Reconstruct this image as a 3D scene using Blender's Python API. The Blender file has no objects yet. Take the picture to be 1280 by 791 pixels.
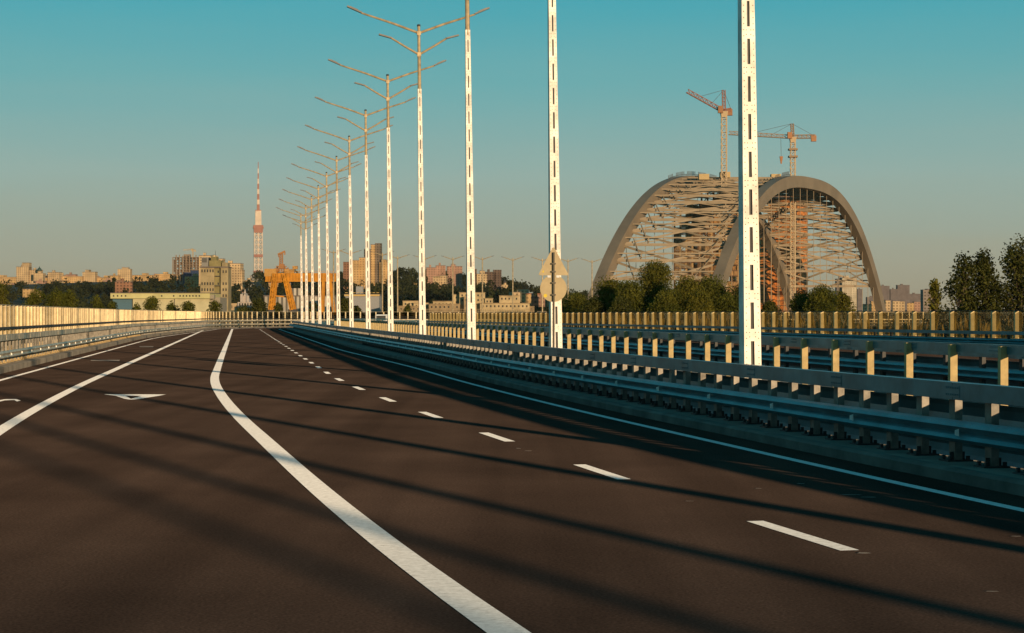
import bpy, bmesh, math, random
from mathutils import Vector, Matrix
R = math.radians
random.seed(7)
sc = bpy.context.scene
COL = sc.collection

# ------------------------------------------------------------------ camera, sky, sun, exposure
HAZE = 1.5e-5                  # density of the air
F = 2325.0                     # focal length in pixels of the 1280 px wide photograph
HZ = 393.0                     # row of the horizon
CAMZ = 2.0
cam = bpy.data.cameras.new('camera'); camo = bpy.data.objects.new('camera', cam); COL.objects.link(camo)
cam.sensor_width = 36.0; cam.lens = 36.0 * F / 1280.0
cam.clip_start = 0.2; cam.clip_end = 60000
camo.location = (0, 0, CAMZ); camo.rotation_euler = (R(90 - 0.06), 0, 0)
sc.camera = camo

SUN_EL = 5.5
SUN_V = Vector((0.418, -0.908, math.tan(R(SUN_EL)))).normalized()   # towards the sun
sun = bpy.data.lights.new('sun', 'SUN'); suno = bpy.data.objects.new('sun', sun); COL.objects.link(suno)
sun.energy = 2.6; sun.angle = R(0.5); sun.color = (1.0, 0.71, 0.42)
suno.rotation_euler = SUN_V.to_track_quat('Z', 'Y').to_euler()

world = bpy.data.worlds.new('World'); sc.world = world; world.use_nodes = True
wn = world.node_tree.nodes; wl = world.node_tree.links; wn.clear()
wout = wn.new('ShaderNodeOutputWorld'); wbg = wn.new('ShaderNodeBackground')
sky = wn.new('ShaderNodeTexSky'); sky.sky_type = 'NISHITA'; sky.sun_disc = False
sky.sun_elevation = R(SUN_EL); sky.sun_rotation = math.atan2(0.418, -0.908)
sky.air_density = 1.0; sky.dust_density = 1.5; sky.ozone_density = 2.0
tc = wn.new('ShaderNodeTexCoord'); sep = wn.new('ShaderNodeSeparateXYZ')
ramp = wn.new('ShaderNodeValToRGB')
def L(c): return tuple(((v/255.0)/12.92 if v/255.0 <= 0.04045 else ((v/255.0+0.055)/1.055)**2.4) for v in c) + (1,)
els = ramp.color_ramp.elements
STOPS = [(0.0, L((152,143,120))), (0.027, L((153,154,136))), (0.075, L((139,166,160))), (0.125, L((96,163,167))), (0.168, L((58,158,171))),
         (0.32, (0.008, 0.25, 0.34, 1)), (1.0, (0.002, 0.11, 0.17, 1))]
els[0].position = 0; els[0].color = STOPS[0][1]; els[1].position = 1; els[1].color = STOPS[-1][1]
for p, c in STOPS[1:-1]:
    e = els.new(p); e.color = c
wl.new(tc.outputs['Generated'], sep.inputs[0])
smap = wn.new('ShaderNodeMapping'); smap.inputs['Scale'].default_value = (3, 3, 26); sno = wn.new('ShaderNodeTexNoise'); sno.inputs['Scale'].default_value = 1.6; sno.inputs['Detail'].default_value = 5
sma = wn.new('ShaderNodeMath'); sma.operation = 'MULTIPLY_ADD'; sma.inputs[1].default_value = 0.022; sma2 = wn.new('ShaderNodeMath'); sma2.operation = 'SUBTRACT'; sma2.inputs[1].default_value = 0.011
wl.new(tc.outputs['Generated'], smap.inputs[0]); wl.new(smap.outputs[0], sno.inputs['Vector']); wl.new(sno.outputs['Fac'], sma.inputs[0]); wl.new(sep.outputs['Z'], sma.inputs[2])
wl.new(sma.outputs[0], sma2.inputs[0]); wl.new(sma2.outputs[0], ramp.inputs[0])
gain = wn.new('ShaderNodeVectorMath'); gain.operation = 'SCALE'; gain.inputs['Scale'].default_value = 4.45
wl.new(ramp.outputs[0], gain.inputs[0])
mixw = wn.new('ShaderNodeMix'); mixw.data_type = 'RGBA'; mixw.inputs['Factor'].default_value = 0.06
wl.new(gain.outputs[0], mixw.inputs['A']); wl.new(sky.outputs[0], mixw.inputs['B'])
wl.new(mixw.outputs['Result'], wbg.inputs[0]); wbg.inputs[1].default_value = 0.12
wl.new(wbg.outputs[0], wout.inputs[0])
sc.view_settings.view_transform = 'Standard'; sc.view_settings.look = 'None'
sc.view_settings.gamma = 1; sc.view_settings.use_curve_mapping = False
sc.view_settings.exposure = 1.0

def at(px, py, d):             # the point that sits at that pixel, d metres ahead
    return Vector(((px - 640) * d / F, d, CAMZ + (HZ - py) * d / F))

# ------------------------------------------------------------------ helpers
def tag(o, label=None, cat=None, group=None, kind=None):
    if label: o['label'] = label
    if cat: o['category'] = cat
    if group: o['group'] = group
    if kind: o['kind'] = kind
    return o
def empty(name, loc=(0, 0, 0), rz=0, label=None, cat=None, group=None):
    o = bpy.data.objects.new(name, None); COL.objects.link(o)
    o.location = loc; o.rotation_euler = (0, 0, rz); o.empty_display_size = 0.3
    return tag(o, label, cat, group)
class MB:
    def __init__(s): s.v = []; s.f = []
    def add(s, vs, fs):
        b = len(s.v); s.v += [tuple(v) for v in vs]; s.f += [tuple(b + i for i in f) for f in fs]
    def box(s, x0, x1, y0, y1, z0, z1, M=None):
        vs = [Vector((x, y, z)) for z in (z0, z1) for y in (y0, y1) for x in (x0, x1)]
        if M is not None: vs = [M @ v for v in vs]
        s.add(vs, [(0, 2, 3, 1), (4, 5, 7, 6), (0, 1, 5, 4), (1, 3, 7, 5), (3, 2, 6, 7), (2, 0, 4, 6)])
    def taper(s, z0, z1, w0, w1, d0=None, d1=None, M=None):
        d0 = w0 if d0 is None else d0; d1 = w1 if d1 is None else d1
        vs = []
        for z, w, d in ((z0, w0, d0), (z1, w1, d1)):
            vs += [Vector((-w, -d, z)), Vector((w, -d, z)), Vector((-w, d, z)), Vector((w, d, z))]
        if M is not None: vs = [M @ v for v in vs]
        s.add(vs, [(0, 2, 3, 1), (4, 5, 7, 6), (0, 1, 5, 4), (1, 3, 7, 5), (3, 2, 6, 7), (2, 0, 4, 6)])
    def bar(s, a, b, w, h=None):       # a box beam from a to b
        a = Vector(a); b = Vector(b); h = w if h is None else h
        t = (b - a); 
        if t.length < 1e-6: return
        t.normalize(); up = Vector((0, 0, 1)) if abs(t.z) < 0.95 else Vector((0, 1, 0))
        x = t.cross(up).normalized(); z = x.cross(t).normalized()
        vs = []
        for p in (a, b):
            vs += [p - x*w/2 - z*h/2, p + x*w/2 - z*h/2, p + x*w/2 + z*h/2, p - x*w/2 + z*h/2]
        s.add(vs, [(0, 3, 2, 1), (4, 5, 6, 7), (0, 1, 5, 4), (1, 2, 6, 5), (2, 3, 7, 6), (3, 0, 4, 7)])
    def tube(s, pts, rads, n=8):
        pts = [Vector(p) for p in pts]; rings = []
        for i, p in enumerate(pts):
            t = (pts[min(i+1, len(pts)-1)] - pts[max(i-1, 0)]).normalized()
            up = Vector((0, 0, 1)) if abs(t.z) < 0.9 else Vector((1, 0, 0))
            x = t.cross(up).normalized(); y = x.cross(t).normalized()
            rings.append([p + (x*math.cos(2*math.pi*k/n) + y*math.sin(2*math.pi*k/n)) * rads[i] for k in range(n)])
        vs = [v for r in rings for v in r]; fs = []
        for i in range(len(pts)-1):
            for k in range(n):
                fs.append((i*n+k, i*n+(k+1) % n, (i+1)*n+(k+1) % n, (i+1)*n+k))
        fs.append(tuple(reversed(range(n)))); fs.append(tuple((len(pts)-1)*n+k for k in range(n)))
        s.add(vs, fs)
    def sweep(s, prof, frames, closed=True):   # prof: (left offset, z); frames: (point, left normal)
        n = len(prof); vs = []; fs = []
        for p, nl, off in frames:
            for o, z in prof: vs.append(Vector((p.x + nl.x*(o+off), p.y + nl.y*(o+off), z)))
        m = n if closed else n-1
        for i in range(len(frames)-1):
            for k in range(m):
                fs.append((i*n+k, (i+1)*n+k, (i+1)*n+(k+1) % n, i*n+(k+1) % n))
        if closed:
            fs.append(tuple(range(n))); fs.append(tuple((len(frames)-1)*n+k for k in reversed(range(n))))
        s.add(vs, fs)
    def build(s, name, mat, parent=None, smooth=False):
        me = bpy.data.meshes.new(name); me.from_pydata(s.v, [], s.f); me.update()
        if smooth:
            for p in me.polygons: p.use_smooth = True
        me.materials.append(mat)
        o = bpy.data.objects.new(name, me); COL.objects.link(o)
        if parent is not None: o.parent = parent
        return o
def fix(o):
    bm = bmesh.new(); bm.from_mesh(o.data); bmesh.ops.recalc_face_normals(bm, faces=bm.faces[:]); bm.to_mesh(o.data); bm.free(); return o
def copy_tree(o, parent=None):
    c = o.copy(); COL.objects.link(c); c.parent = parent
    for ch in list(o.children): copy_tree(ch, c)
    return c

# ------------------------------------------------------------------ materials
def mat(name, col, rough=0.6, metal=0.0, var=0.12, scale=3.0, spec=0.3, bump=0.0, diffr=None, vary=None, coords='Object', obj_rand=0.0):
    m = bpy.data.materials.new(name); m.use_nodes = True; nt = m.node_tree; n = nt.nodes; l = nt.links
    b = n['Principled BSDF']; b.inputs['Roughness'].default_value = rough; b.inputs['Metallic'].default_value = metal
    b.inputs['Specular IOR Level'].default_value = spec
    if diffr is not None: b.inputs['Diffuse Roughness'].default_value = diffr
    t = n.new('ShaderNodeTexCoord'); nz = n.new('ShaderNodeTexNoise'); nz.inputs['Scale'].default_value = scale
    nz.inputs['Detail'].default_value = 6; nz.inputs['Roughness'].default_value = 0.65
    l.new(t.outputs[coords], nz.inputs['Vector'])
    r = n.new('ShaderNodeValToRGB'); lo = [c*(1-var*1.6) for c in col]; hi = [min(1, c*(1+var*1.6)) for c in col]
    if vary: lo = list(vary)
    r.color_ramp.elements[0].position = 0.3; r.color_ramp.elements[1].position = 0.7
    r.color_ramp.elements[0].color = (*lo, 1); r.color_ramp.elements[1].color = (*hi, 1)
    l.new(nz.outputs['Fac'], r.inputs[0]); out = r.outputs[0]
    if obj_rand:
        oi = n.new('ShaderNodeObjectInfo'); mr = n.new('ShaderNodeMapRange')
        mr.inputs['To Min'].default_value = 1-obj_rand; mr.inputs['To Max'].default_value = 1+obj_rand
        l.new(oi.outputs['Random'], mr.inputs['Value'])
        vm = n.new('ShaderNodeVectorMath'); vm.operation = 'SCALE'; l.new(out, vm.inputs[0]); l.new(mr.outputs[0], vm.inputs['Scale']); out = vm.outputs[0]
    l.new(out, b.inputs['Base Color'])
    if bump:
        bp = n.new('ShaderNodeBump'); bp.inputs['Strength'].default_value = bump; bp.inputs['Distance'].default_value = 0.02
        l.new(nz.outputs['Fac'], bp.inputs['Height']); l.new(bp.outputs[0], b.inputs['Normal'])
    return m

def asphalt_mat():
    m = bpy.data.materials.new('asphalt'); m.use_nodes = True; nt = m.node_tree; n = nt.nodes; l = nt.links; n.clear()
    out = n.new('ShaderNodeOutputMaterial'); df = n.new('ShaderNodeBsdfDiffuse'); df.inputs['Roughness'].default_value = 1.0
    gl = n.new('ShaderNodeBsdfGlossy'); gl.inputs['Roughness'].default_value = 0.55; gl.inputs['Color'].default_value = (.5, .45, .42, 1)
    mx = n.new('ShaderNodeMixShader'); mx.inputs[0].default_value = 0.012
    t = n.new('ShaderNodeTexCoord')
    a = n.new('ShaderNodeTexNoise'); a.inputs['Scale'].default_value = 0.35; a.inputs['Detail'].default_value = 5
    b = n.new('ShaderNodeTexNoise'); b.inputs['Scale'].default_value = 38; b.inputs['Detail'].default_value = 3
    c = n.new('ShaderNodeTexVoronoi'); c.inputs['Scale'].default_value = 55
    mp = n.new('ShaderNodeMapping'); mp.inputs['Rotation'].default_value = (0, 0, R(-9)); mp.inputs['Scale'].default_value = (1.0, 0.018, 1)   # wheel tracks run along the road
    w = n.new('ShaderNodeTexNoise'); w.inputs['Scale'].default_value = 1.0; w.inputs['Detail'].default_value = 4
    l.new(t.outputs['Object'], a.inputs['Vector']); l.new(t.outputs['Object'], b.inputs['Vector']); l.new(t.outputs['Object'], c.inputs['Vector'])
    l.new(t.outputs['Object'], mp.inputs[0]); l.new(mp.outputs[0], w.inputs['Vector'])
    def mul(x, y):
        k = n.new('ShaderNodeMath'); k.operation = 'MULTIPLY'; l.new(x, k.inputs[0]); l.new(y, k.inputs[1]); return k.outputs[0]
    def rng(x, lo, hi, f0=0.3, f1=0.7):
        k = n.new('ShaderNodeMapRange'); l.new(x, k.inputs[0]); k.inputs[1].default_value = f0; k.inputs[2].default_value = f1
        k.inputs[3].default_value = lo; k.inputs[4].default_value = hi; return k.outputs[0]
    v = mul(mul(rng(a.outputs['Fac'], .82, 1.16), rng(b.outputs['Fac'], .72, 1.32)), mul(rng(w.outputs['Fac'], .74, 1.22), rng(c.outputs['Distance'], .8, 1.25, 0, .8)))
    vm = n.new('ShaderNodeVectorMath'); vm.operation = 'SCALE'; vm.inputs[0].default_value = (0.039, 0.0255, 0.0200); l.new(v, vm.inputs['Scale'])
    l.new(vm.outputs[0], df.inputs[0])
    bp = n.new('ShaderNodeBump'); bp.inputs['Strength'].default_value = 0.25; bp.inputs['Distance'].default_value = 0.004
    l.new(b.outputs['Fac'], bp.inputs['Height']); l.new(bp.outputs[0], gl.inputs['Normal'])
    l.new(df.outputs[0], mx.inputs[1]); l.new(gl.outputs[0], mx.inputs[2]); l.new(mx.outputs[0], out.inputs[0])
    return m
def paint_mat():
    m = bpy.data.materials.new('road_paint'); m.use_nodes = True; nt = m.node_tree; n = nt.nodes; l = nt.links; n.clear()
    out = n.new('ShaderNodeOutputMaterial'); df = n.new('ShaderNodeBsdfDiffuse'); df.inputs['Roughness'].default_value = 1.0
    t = n.new('ShaderNodeTexCoord'); a = n.new('ShaderNodeTexNoise'); a.inputs['Scale'].default_value = 14; a.inputs['Detail'].default_value = 8; a.inputs['Roughness'].default_value = .75
    r = n.new('ShaderNodeValToRGB'); r.color_ramp.elements[0].position = .27; r.color_ramp.elements[0].color = (.10, .09, .08, 1)
    r.color_ramp.elements[1].position = .62; r.color_ramp.elements[1].color = (.64, .63, .63, 1)
    e_ = r.color_ramp.elements.new(.38); e_.color = (.47, .46, .455, 1)
    l.new(t.outputs['Object'], a.inputs['Vector']); l.new(a.outputs['Fac'], r.inputs[0]); l.new(r.outputs[0], df.inputs[0]); l.new(df.outputs[0], out.inputs[0])
    return m
def facade_mat(name, col, wx=3.4, wz=3.1, dark=0.35, fx=.5, fz=.5):
    m = bpy.data.materials.new(name); m.use_nodes = True; nt = m.node_tree; n = nt.nodes; l = nt.links
    b = n['Principled BSDF']; b.inputs['Roughness'].default_value = .8; b.inputs['Specular IOR Level'].default_value = .2
    t = n.new('ShaderNodeTexCoord'); s = n.new('ShaderNodeSeparateXYZ'); l.new(t.outputs['Object'], s.inputs[0])
    def M(op, x, y=None):
        k = n.new('ShaderNodeMath'); k.operation = op
        for i, q in enumerate((x, y)):
            if q is None: continue
            if isinstance(q, (int, float)): k.inputs[i].default_value = q
            else: l.new(q, k.inputs[i])
        return k.outputs[0]
    u = M('ADD', s.outputs['X'], s.outputs['Y'])
    ax = M('LESS_THAN', M('FRACT', M('DIVIDE', u, wx)), fx); az = M('LESS_THAN', M('FRACT', M('DIVIDE', s.outputs['Z'], wz)), fz)
    w = M('MULTIPLY', ax, az)
    nz = n.new('ShaderNodeTexNoise'); nz.inputs['Scale'].default_value = .08; l.new(t.outputs['Object'], nz.inputs['Vector'])
    r = n.new('ShaderNodeValToRGB'); r.color_ramp.elements[0].position = .35; r.color_ramp.elements[1].position = .65
    r.color_ramp.elements[0].color = (*[c*.75 for c in col], 1); r.color_ramp.elements[1].color = (*[c*1.15 for c in col], 1); l.new(nz.outputs['Fac'], r.inputs[0])
    mx = n.new('ShaderNodeMix'); mx.data_type = 'RGBA'; l.new(w, mx.inputs['Factor']); l.new(r.outputs[0], mx.inputs['A'])
    mx.inputs['B'].default_value = (*[c*dark for c in col], 1); l.new(mx.outputs['Result'], b.inputs['Base Color'])
    return m
def leaf_mat(name, lo, hi, scale=.5):
    m = bpy.data.materials.new(name); m.use_nodes = True; nt = m.node_tree; n = nt.nodes; l = nt.links; n.clear()
    out = n.new('ShaderNodeOutputMaterial'); df = n.new('ShaderNodeBsdfDiffuse'); tr = n.new('ShaderNodeBsdfTranslucent')
    mx = n.new('ShaderNodeMixShader'); mx.inputs[0].default_value = .25
    t = n.new('ShaderNodeTexCoord'); nz = n.new('ShaderNodeTexNoise'); nz.inputs['Scale'].default_value = scale; nz.inputs['Detail'].default_value = 4
    l.new(t.outputs['Object'], nz.inputs['Vector'])
    r = n.new('ShaderNodeValToRGB'); r.color_ramp.elements[0].position = .35; r.color_ramp.elements[1].position = .66
    r.color_ramp.elements[0].color = (*lo, 1); r.color_ramp.elements[1].color = (*hi, 1)
    l.new(nz.outputs['Fac'], r.inputs[0]); l.new(r.outputs[0], df.inputs[0]); l.new(r.outputs[0], tr.inputs[0])
    l.new(df.outputs[0], mx.inputs[1]); l.new(tr.outputs[0], mx.inputs[2]); l.new(mx.outputs[0], out.inputs[0])
    return m
def panel_mat(name='noise_panel', fixed=None, tint=(.42, .40, .33, 1)):
    m = bpy.data.materials.new(name); m.use_nodes = True; nt = m.node_tree; n = nt.nodes; l = nt.links; n.clear()
    out = n.new('ShaderNodeOutputMaterial'); gl = n.new('ShaderNodeBsdfGlossy'); gl.inputs['Roughness'].default_value = .06; gl.inputs['Color'].default_value = (.75, .7, .55, 1)
    tr = n.new('ShaderNodeBsdfTransparent'); tr.inputs[0].default_value = tint
    lw = n.new('ShaderNodeLayerWeight'); lw.inputs[0].default_value = .25
    t = n.new('ShaderNodeTexCoord'); nz = n.new('ShaderNodeTexNoise'); nz.inputs['Scale'].default_value = 1.6; nz.inputs['Detail'].default_value = 2
    bp = n.new('ShaderNodeBump'); bp.inputs['Strength'].default_value = .35; bp.inputs['Distance'].default_value = .05
    l.new(t.outputs['Object'], nz.inputs['Vector']); l.new(nz.outputs['Fac'], bp.inputs['Height']); l.new(bp.outputs[0], gl.inputs['Normal'])
    mx = n.new('ShaderNodeMixShader')
    if fixed is None: l.new(lw.outputs['Facing'], mx.inputs[0])
    else: mx.inputs[0].default_value = fixed
    l.new(tr.outputs[0], mx.inputs[1]); l.new(gl.outputs[0], mx.inputs[2]); l.new(mx.outputs[0], out.inputs[0])
    return m

ASPH = asphalt_mat(); PAINT = paint_mat(); WORN = mat('worn_paint', (.15, .13, .115), .9, 0, .4, 9, .1, diffr=1)
STEEL = mat('shade_tinted_steel', (.085, .165, .185), .42, .4, .25, 1.3, .5)  # galvanised rails with the teal of the shade put into the colour
STEELW = mat('sunlit_steel', (.50, .43, .32), .55, .25, .3, 1.6, .4)  # left rails, cream of the sunlight put into the base colour
POST = mat('galvanised_post', (.19, .175, .15), .55, .3, .3, 4)
POLE = mat('pole_zinc_paint', (.64, .60, .54), .55, .15, .24, 1.7, bump=.1)
POLETOP = mat('pole_weathered_tube', (.36, .28, .17), .55, .3, .25, 3)
LAMP = mat('lamp_housing', (.10, .10, .10), .5, .3)
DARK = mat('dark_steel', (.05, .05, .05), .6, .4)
CONC = mat('concrete', (.17, .15, .125), .85, 0, .2, 1.5, .2, bump=.2, diffr=1)
CURB = mat('kerb_concrete', (.11, .10, .085), .85, 0, .3, .9, .2, bump=.2, diffr=1)
BOLT = mat('anchor_plate', (.34, .25, .12), .6, .3, .3, 9)
FPOST = mat('fence_post', (.56, .46, .29), .5, .1, .15, 3, obj_rand=.36)
FPOST2 = mat('fence_post_yellow', (.47, .375, .19), .5, .1, .12, 3, obj_rand=.12)
PANEL = panel_mat(); PANEL2 = panel_mat('clear_panel', .2, (.74, .70, .58, 1))
SIGNB = mat('sign_back', (.27, .22, .13), .5, .3, .08, 4)
STICK = mat('sign_sticker', (.55, .40, .02), .5)
WHITE = mat('white_paint', (.6, .6, .58), .4)
REFL = mat('reflector', (.8, .78, .72), .4)

# ------------------------------------------------------------------ the line of the road
CP = [(46, -90), (38.5, -73), (31, -55.7), (24.45, -38.2), (18.33, -20.6), (12.93, -2.67), (7.96, 15.36), (4.33, 33.7), (1.21, 52.4), (-1.59, 71.1), (-4.36, 89.8), (-7.13, 108.5)]
def catmull(p0, p1, p2, p3, t):
    return .5*((2*p1) + (p2-p0)*t + (2*p0-5*p1+4*p2-p3)*t*t + (3*p1-p0-3*p2+p3)*t*t*t)
raw = []
cv = [Vector((a, b, 0)) for a, b in CP]
for i in range(1, len(cv)-2):
    for k in range(20): raw.append(catmull(cv[i-1], cv[i], cv[i+1], cv[i+2], k/20))
h0 = Vector((-.1475, 1, 0)).normalized(); p = cv[-2].copy()
while p.y < 262: raw.append(p.copy()); p = p + h0*1.0
rn = Vector((h0.y, -h0.x, 0)); RAD = 55.0; cen = p + rn*RAD; a0 = math.atan2(-rn.y, -rn.x)
for k in range(0, 75): 
    a = a0 - R(88)*k/74; raw.append(cen + Vector((math.cos(a), math.sin(a), 0))*RAD)
t = (raw[-1]-raw[-2]).normalized()
for k in range(1, 160): raw.append(raw[74+0] if False else raw[-1] + t*1.0)
cum = [0]
for i in range(1, len(raw)): cum.append(cum[-1] + (raw[i]-raw[i-1]).length)
import bisect
def P(s):
    s = max(0, min(cum[-1]-1e-4, s)); i = max(1, bisect.bisect_right(cum, s)); i = min(i, len(raw)-1)
    u = (s-cum[i-1])/(cum[i]-cum[i-1]); t = (raw[i]-raw[i-1]).normalized()
    i2 = min(i+1, len(raw)-1); t2 = (raw[i2]-raw[i2-1]).normalized(); i0 = max(1, i-1); t0 = (raw[i0]-raw[i0-1]).normalized()
    tt = (t0.lerp(t, .5)).lerp(t.lerp(t2, .5), u).normalized()
    return raw[i-1].lerp(raw[i], u), Vector((-tt.y, tt.x, 0)), tt
def s_at(y):
    for i in range(1, len(raw)):
        if raw[i].y >= y: return cum[i-1] + (y-raw[i-1].y)/(raw[i].y-raw[i-1].y)*(cum[i]-cum[i-1])
def ss(a, b, x):
    x = max(0, min(1, (x-a)/(b-a))); return x*x*(3-2*x)
S33 = s_at(33.7); SMAX = cum[-1]
def grow(s):                   # the carriageway widens a little as it leaves the bend
    y = s - S33 + 33.7
    return ss(14, 66, y), ss(66, 115, y)
def LO(base): return lambda s: base - 4.5*ss(150, 285, s-S33+33.7)    # the left edge eases into the far bend
OFF = {'solid': lambda s: 8.62 + .93*grow(s)[0], 'dash': lambda s: 4.86+.88*grow(s)[0], 'edge': lambda s: 1.85+.30*grow(s)[0]+.85*grow(s)[1],
       'curb': lambda s: 1.15+.35*grow(s)[0]+.4*grow(s)[1], 'rail': lambda s: .93+.28*grow(s)[0]+.3*grow(s)[1], 'beam': lambda s: .66+.22*grow(s)[0]+.2*grow(s)[1],
       'l1': LO(16.0), 'l2': lambda s: 13.25}
def frames(s0, s1, step, off):
    n = max(1, int((s1-s0)/step)); out = []
    for i in range(n+1):
        s = s0 + (s1-s0)*i/n; p, nl, t = P(s); out.append((p, nl, off(s) if callable(off) else off))
    return out
def mat_at(s, off):            # local frame: x to the right, y ahead
    p, nl, t = P(s); o = off(s) if callable(off) else off
    q = p + nl*o
    return Matrix(((-nl.x, t.x, 0, q.x), (-nl.y, t.y, 0, q.y), (0, 0, 1, 0), (0, 0, 0, 1)))

# ------------------------------------------------------------------ setting: ground, decks, markings
def sheet(name, prof, s0, s1, m, step=2.0, off=0):
    b = MB(); b.sweep(prof, frames(s0, s1, step, off), closed=False); o = b.build(name, m); fix(o)
    if o.data.polygons[0].normal.z < 0:
        for p_ in o.data.polygons: p_.flip()
    return tag(o, kind='structure')
GROUND = mat('dry_grass_ground', (.09, .085, .045), .95, 0, .3, .02)
gb = MB(); gb.add([(-7000, -400, -9), (7000, -400, -9), (7000, 7600, -9), (-7000, 7600, -9)], [(0, 1, 2, 3)])
tag(gb.build('ground', GROUND), kind='structure')
S0, S1 = 0.5, SMAX-1
b = MB(); b.sweep([(0, 0), (17.1, 0)], [(p, nl, 0) for p, nl, o in frames(S0, S1, 2, 0)], closed=False); road = b.build('road', ASPH); fix(road)
if road.data.polygons[0].normal.z < 0: road.data.flip_normals()
tag(road, kind='structure')
# raised median strip and its kerb, the kerb of the far left edge
def solid(name, prof, s0, s1, m, off, step=2.0, parent=None):
    b = MB(); b.sweep(prof, frames(s0, s1, step, off)); return fix(b.build(name, m, parent))
tag(solid('median_strip', [(0, .004), (0, .14), (-.02, .15), (-7.6, .15), (-7.6, .004)], S0, S1, CONC, OFF['curb']), kind='structure')
tag(solid('kerb', [(.02, .004), (.02, .13), (-.03, .162), (-.16, .162), (-.16, .004)], S0, S1, CURB, OFF['curb']), kind='structure')
tag(solid('kerb', [(0, .004), (0, .20), (.03, .22), (.35, .22), (.35, .004)], S0, S1, CURB, LO(16.75)), kind='structure')
tag(solid('walkway', [(.352, .004), (.352, .20), (3.0, .20), (3.0, -.9), (.352, -.9)], S0, S1, CONC, LO(16.75)), kind='structure')

def ribbon(name, off, w, s0, s1, z=.004, step=1.5):
    b = MB(); b.sweep([(-w/2, z), (w/2, z)], frames(s0, s1, step, off), closed=False); o = fix(b.build(name, PAINT))
    if o.data.polygons[0].normal.z < 0: o.data.flip_normals()
    return tag(o, kind='structure')
ribbon('lane_line', OFF['solid'], .27, s_at(5), s_at(262)+25)
ribbon('edge_line', OFF['edge'], .16, s_at(2), s_at(262)+30)
ribbon('edge_line', OFF['l1'], .17, s_at(20), SMAX-20)
ribbon('lane_line', OFF['l2'], .26, s_at(15), s_at(262)+30)
b = MB(); sd = s_at(15.35)+1.55; 
while sd < s_at(262)+20:
    n0 = len(b.v); b.sweep([(-.085, .004), (.085, .004)], frames(sd, sd+2.25, .75, OFF['dash']), closed=False); sd += 6.85
o = fix(b.build('dashed_line', PAINT)); tag(o, kind='structure')
if o.data.polygons[0].normal.z < 0: o.data.flip_normals()
# painted hollow arrow head and the curved marks on the left lanes
def mark(name, loops, pm=None):
    b = MB()
    for q in loops: b.add([(x, y, .0045) for x, y in q], [tuple(range(len(q)))])
    o = fix(b.build(name, pm or PAINT))
    if o.data.polygons[0].normal.z < 0: o.data.flip_normals()
    return tag(o, kind='structure')
def g(px, py): d = CAMZ*F/(py-HZ); return ((px-640)*d/F, d)
mark('lane_arrow', [[g(129.5, 492.2), g(207.5, 492.4), g(198, 494.2), g(144, 494.0)], [g(144, 494.0), g(157, 494.04), g(163.5, 497.9), g(160, 498.6), g(155, 497.6)],
                    [g(177, 494.1), g(198, 494.2), g(171, 498.4), g(163.5, 497.9)], [g(160, 498.6), g(163.5, 497.9), g(171, 498.4), g(165, 498.8)]])
mark('lane_symbol', [[g(-4, 500.2), g(6, 498.4), g(6, 499.8), g(-4, 502.2)], [g(6, 498.4), g(20, 498.2), g(18, 499.3), g(6, 499.8)], [g(20, 498.2), g(26, 500.0), g(21, 501.2), g(18, 499.3)]])
mark('lane_symbol', [[g(113, 449.2), g(150, 449.0), g(149, 450.6), g(114, 450.3)]], WORN)
mark('lane_symbol', [[g(174, 432.0), g(192, 431.9), g(191, 433.2), g(175, 433.1)]], WORN)
fl = MB(); rf = random.Random(3)
for px, py, wf in [(1063, 618, .13), (1085, 621, .09), (948, 610, .04), (660, 563, .06), (648, 560, .04), (862, 626, .05), (1240, 739, .05), (1080, 691, .06), (1001, 604, .05), (1270, 670, .05)]:
    x, y = g(px, py); r2 = rf.uniform(.02, .05)
    fl.add([(x-wf, y-r2*.4, .0045), (x-wf*.2, y-r2, .0045), (x+wf, y-r2*.6, .0045), (x+wf*.8, y+r2*.5, .0045), (x-wf*.5, y+r2, .0045)], [(0, 1, 2, 3, 4)])
o = fl.build('paint_flecks', WORN); tag(o, kind='stuff', label='tiny flecks of old white paint scattered on the asphalt', cat='paint flecks')
# opposite carriageway reaching to its outer fence
FEN = [(41, 58), (33.5, 80), (27.3, 102), (22.0, 125), (16.6, 152), (10.2, 182), (2.8, 216), (-4.6, 250), (-13.2, 290)]
def fen(u):                    # 0..1 along the fence line, smoothed
    n = len(FEN)-1; i = min(n-1, int(u*n)); t_ = u*n-i
    q = [Vector((*FEN[max(0, min(n, j))], 0)) for j in (i-1, i, i+1, i+2)]
    return catmull(*q, t_)
fpts = [fen(i/300) for i in range(301)]
fc = [0]
for i in range(1, 301): fc.append(fc[-1]+(fpts[i]-fpts[i-1]).length)
def fP(s):
    i = max(1, min(300, bisect.bisect_right(fc, s))); u = (s-fc[i-1])/(fc[i]-fc[i-1]); t_ = (fpts[i]-fpts[i-1]).normalized()
    return fpts[i-1].lerp(fpts[i], max(0, min(1, u))), Vector((-t_.y, t_.x, 0)), t_
dk = MB(); rows = []
for i in range(61):
    s = S0 + (SMAX-2-S0)*i/60; p_, nl, t_ = P(s); rows.append(p_ - nl*1.0)
sa = s_at(-60); sb = s_at(268); N = 60; L_, R_ = [], []
for i in range(N+1):
    s = sa+(sb-sa)*i/N; p_, nl, t_ = P(s); L_.append(p_-nl*5.2)
    y = p_.y
    if y < 60: R_.append(Vector((p_.x+ (36 if y < 20 else 38), y-2, 0)))
    else: R_.append(fP(min(fc[-1], max(0, (y-58)/(290-58)*fc[-1])))[0] + Vector((1.2, 0, 0)))
for i in range(N): dk.add([(L_[i].x, L_[i].y, -.02), (R_[i].x, R_[i].y, -.02), (R_[i+1].x, R_[i+1].y, -.02), (L_[i+1].x, L_[i+1].y, -.02)], [(0, 1, 2, 3)])
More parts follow.
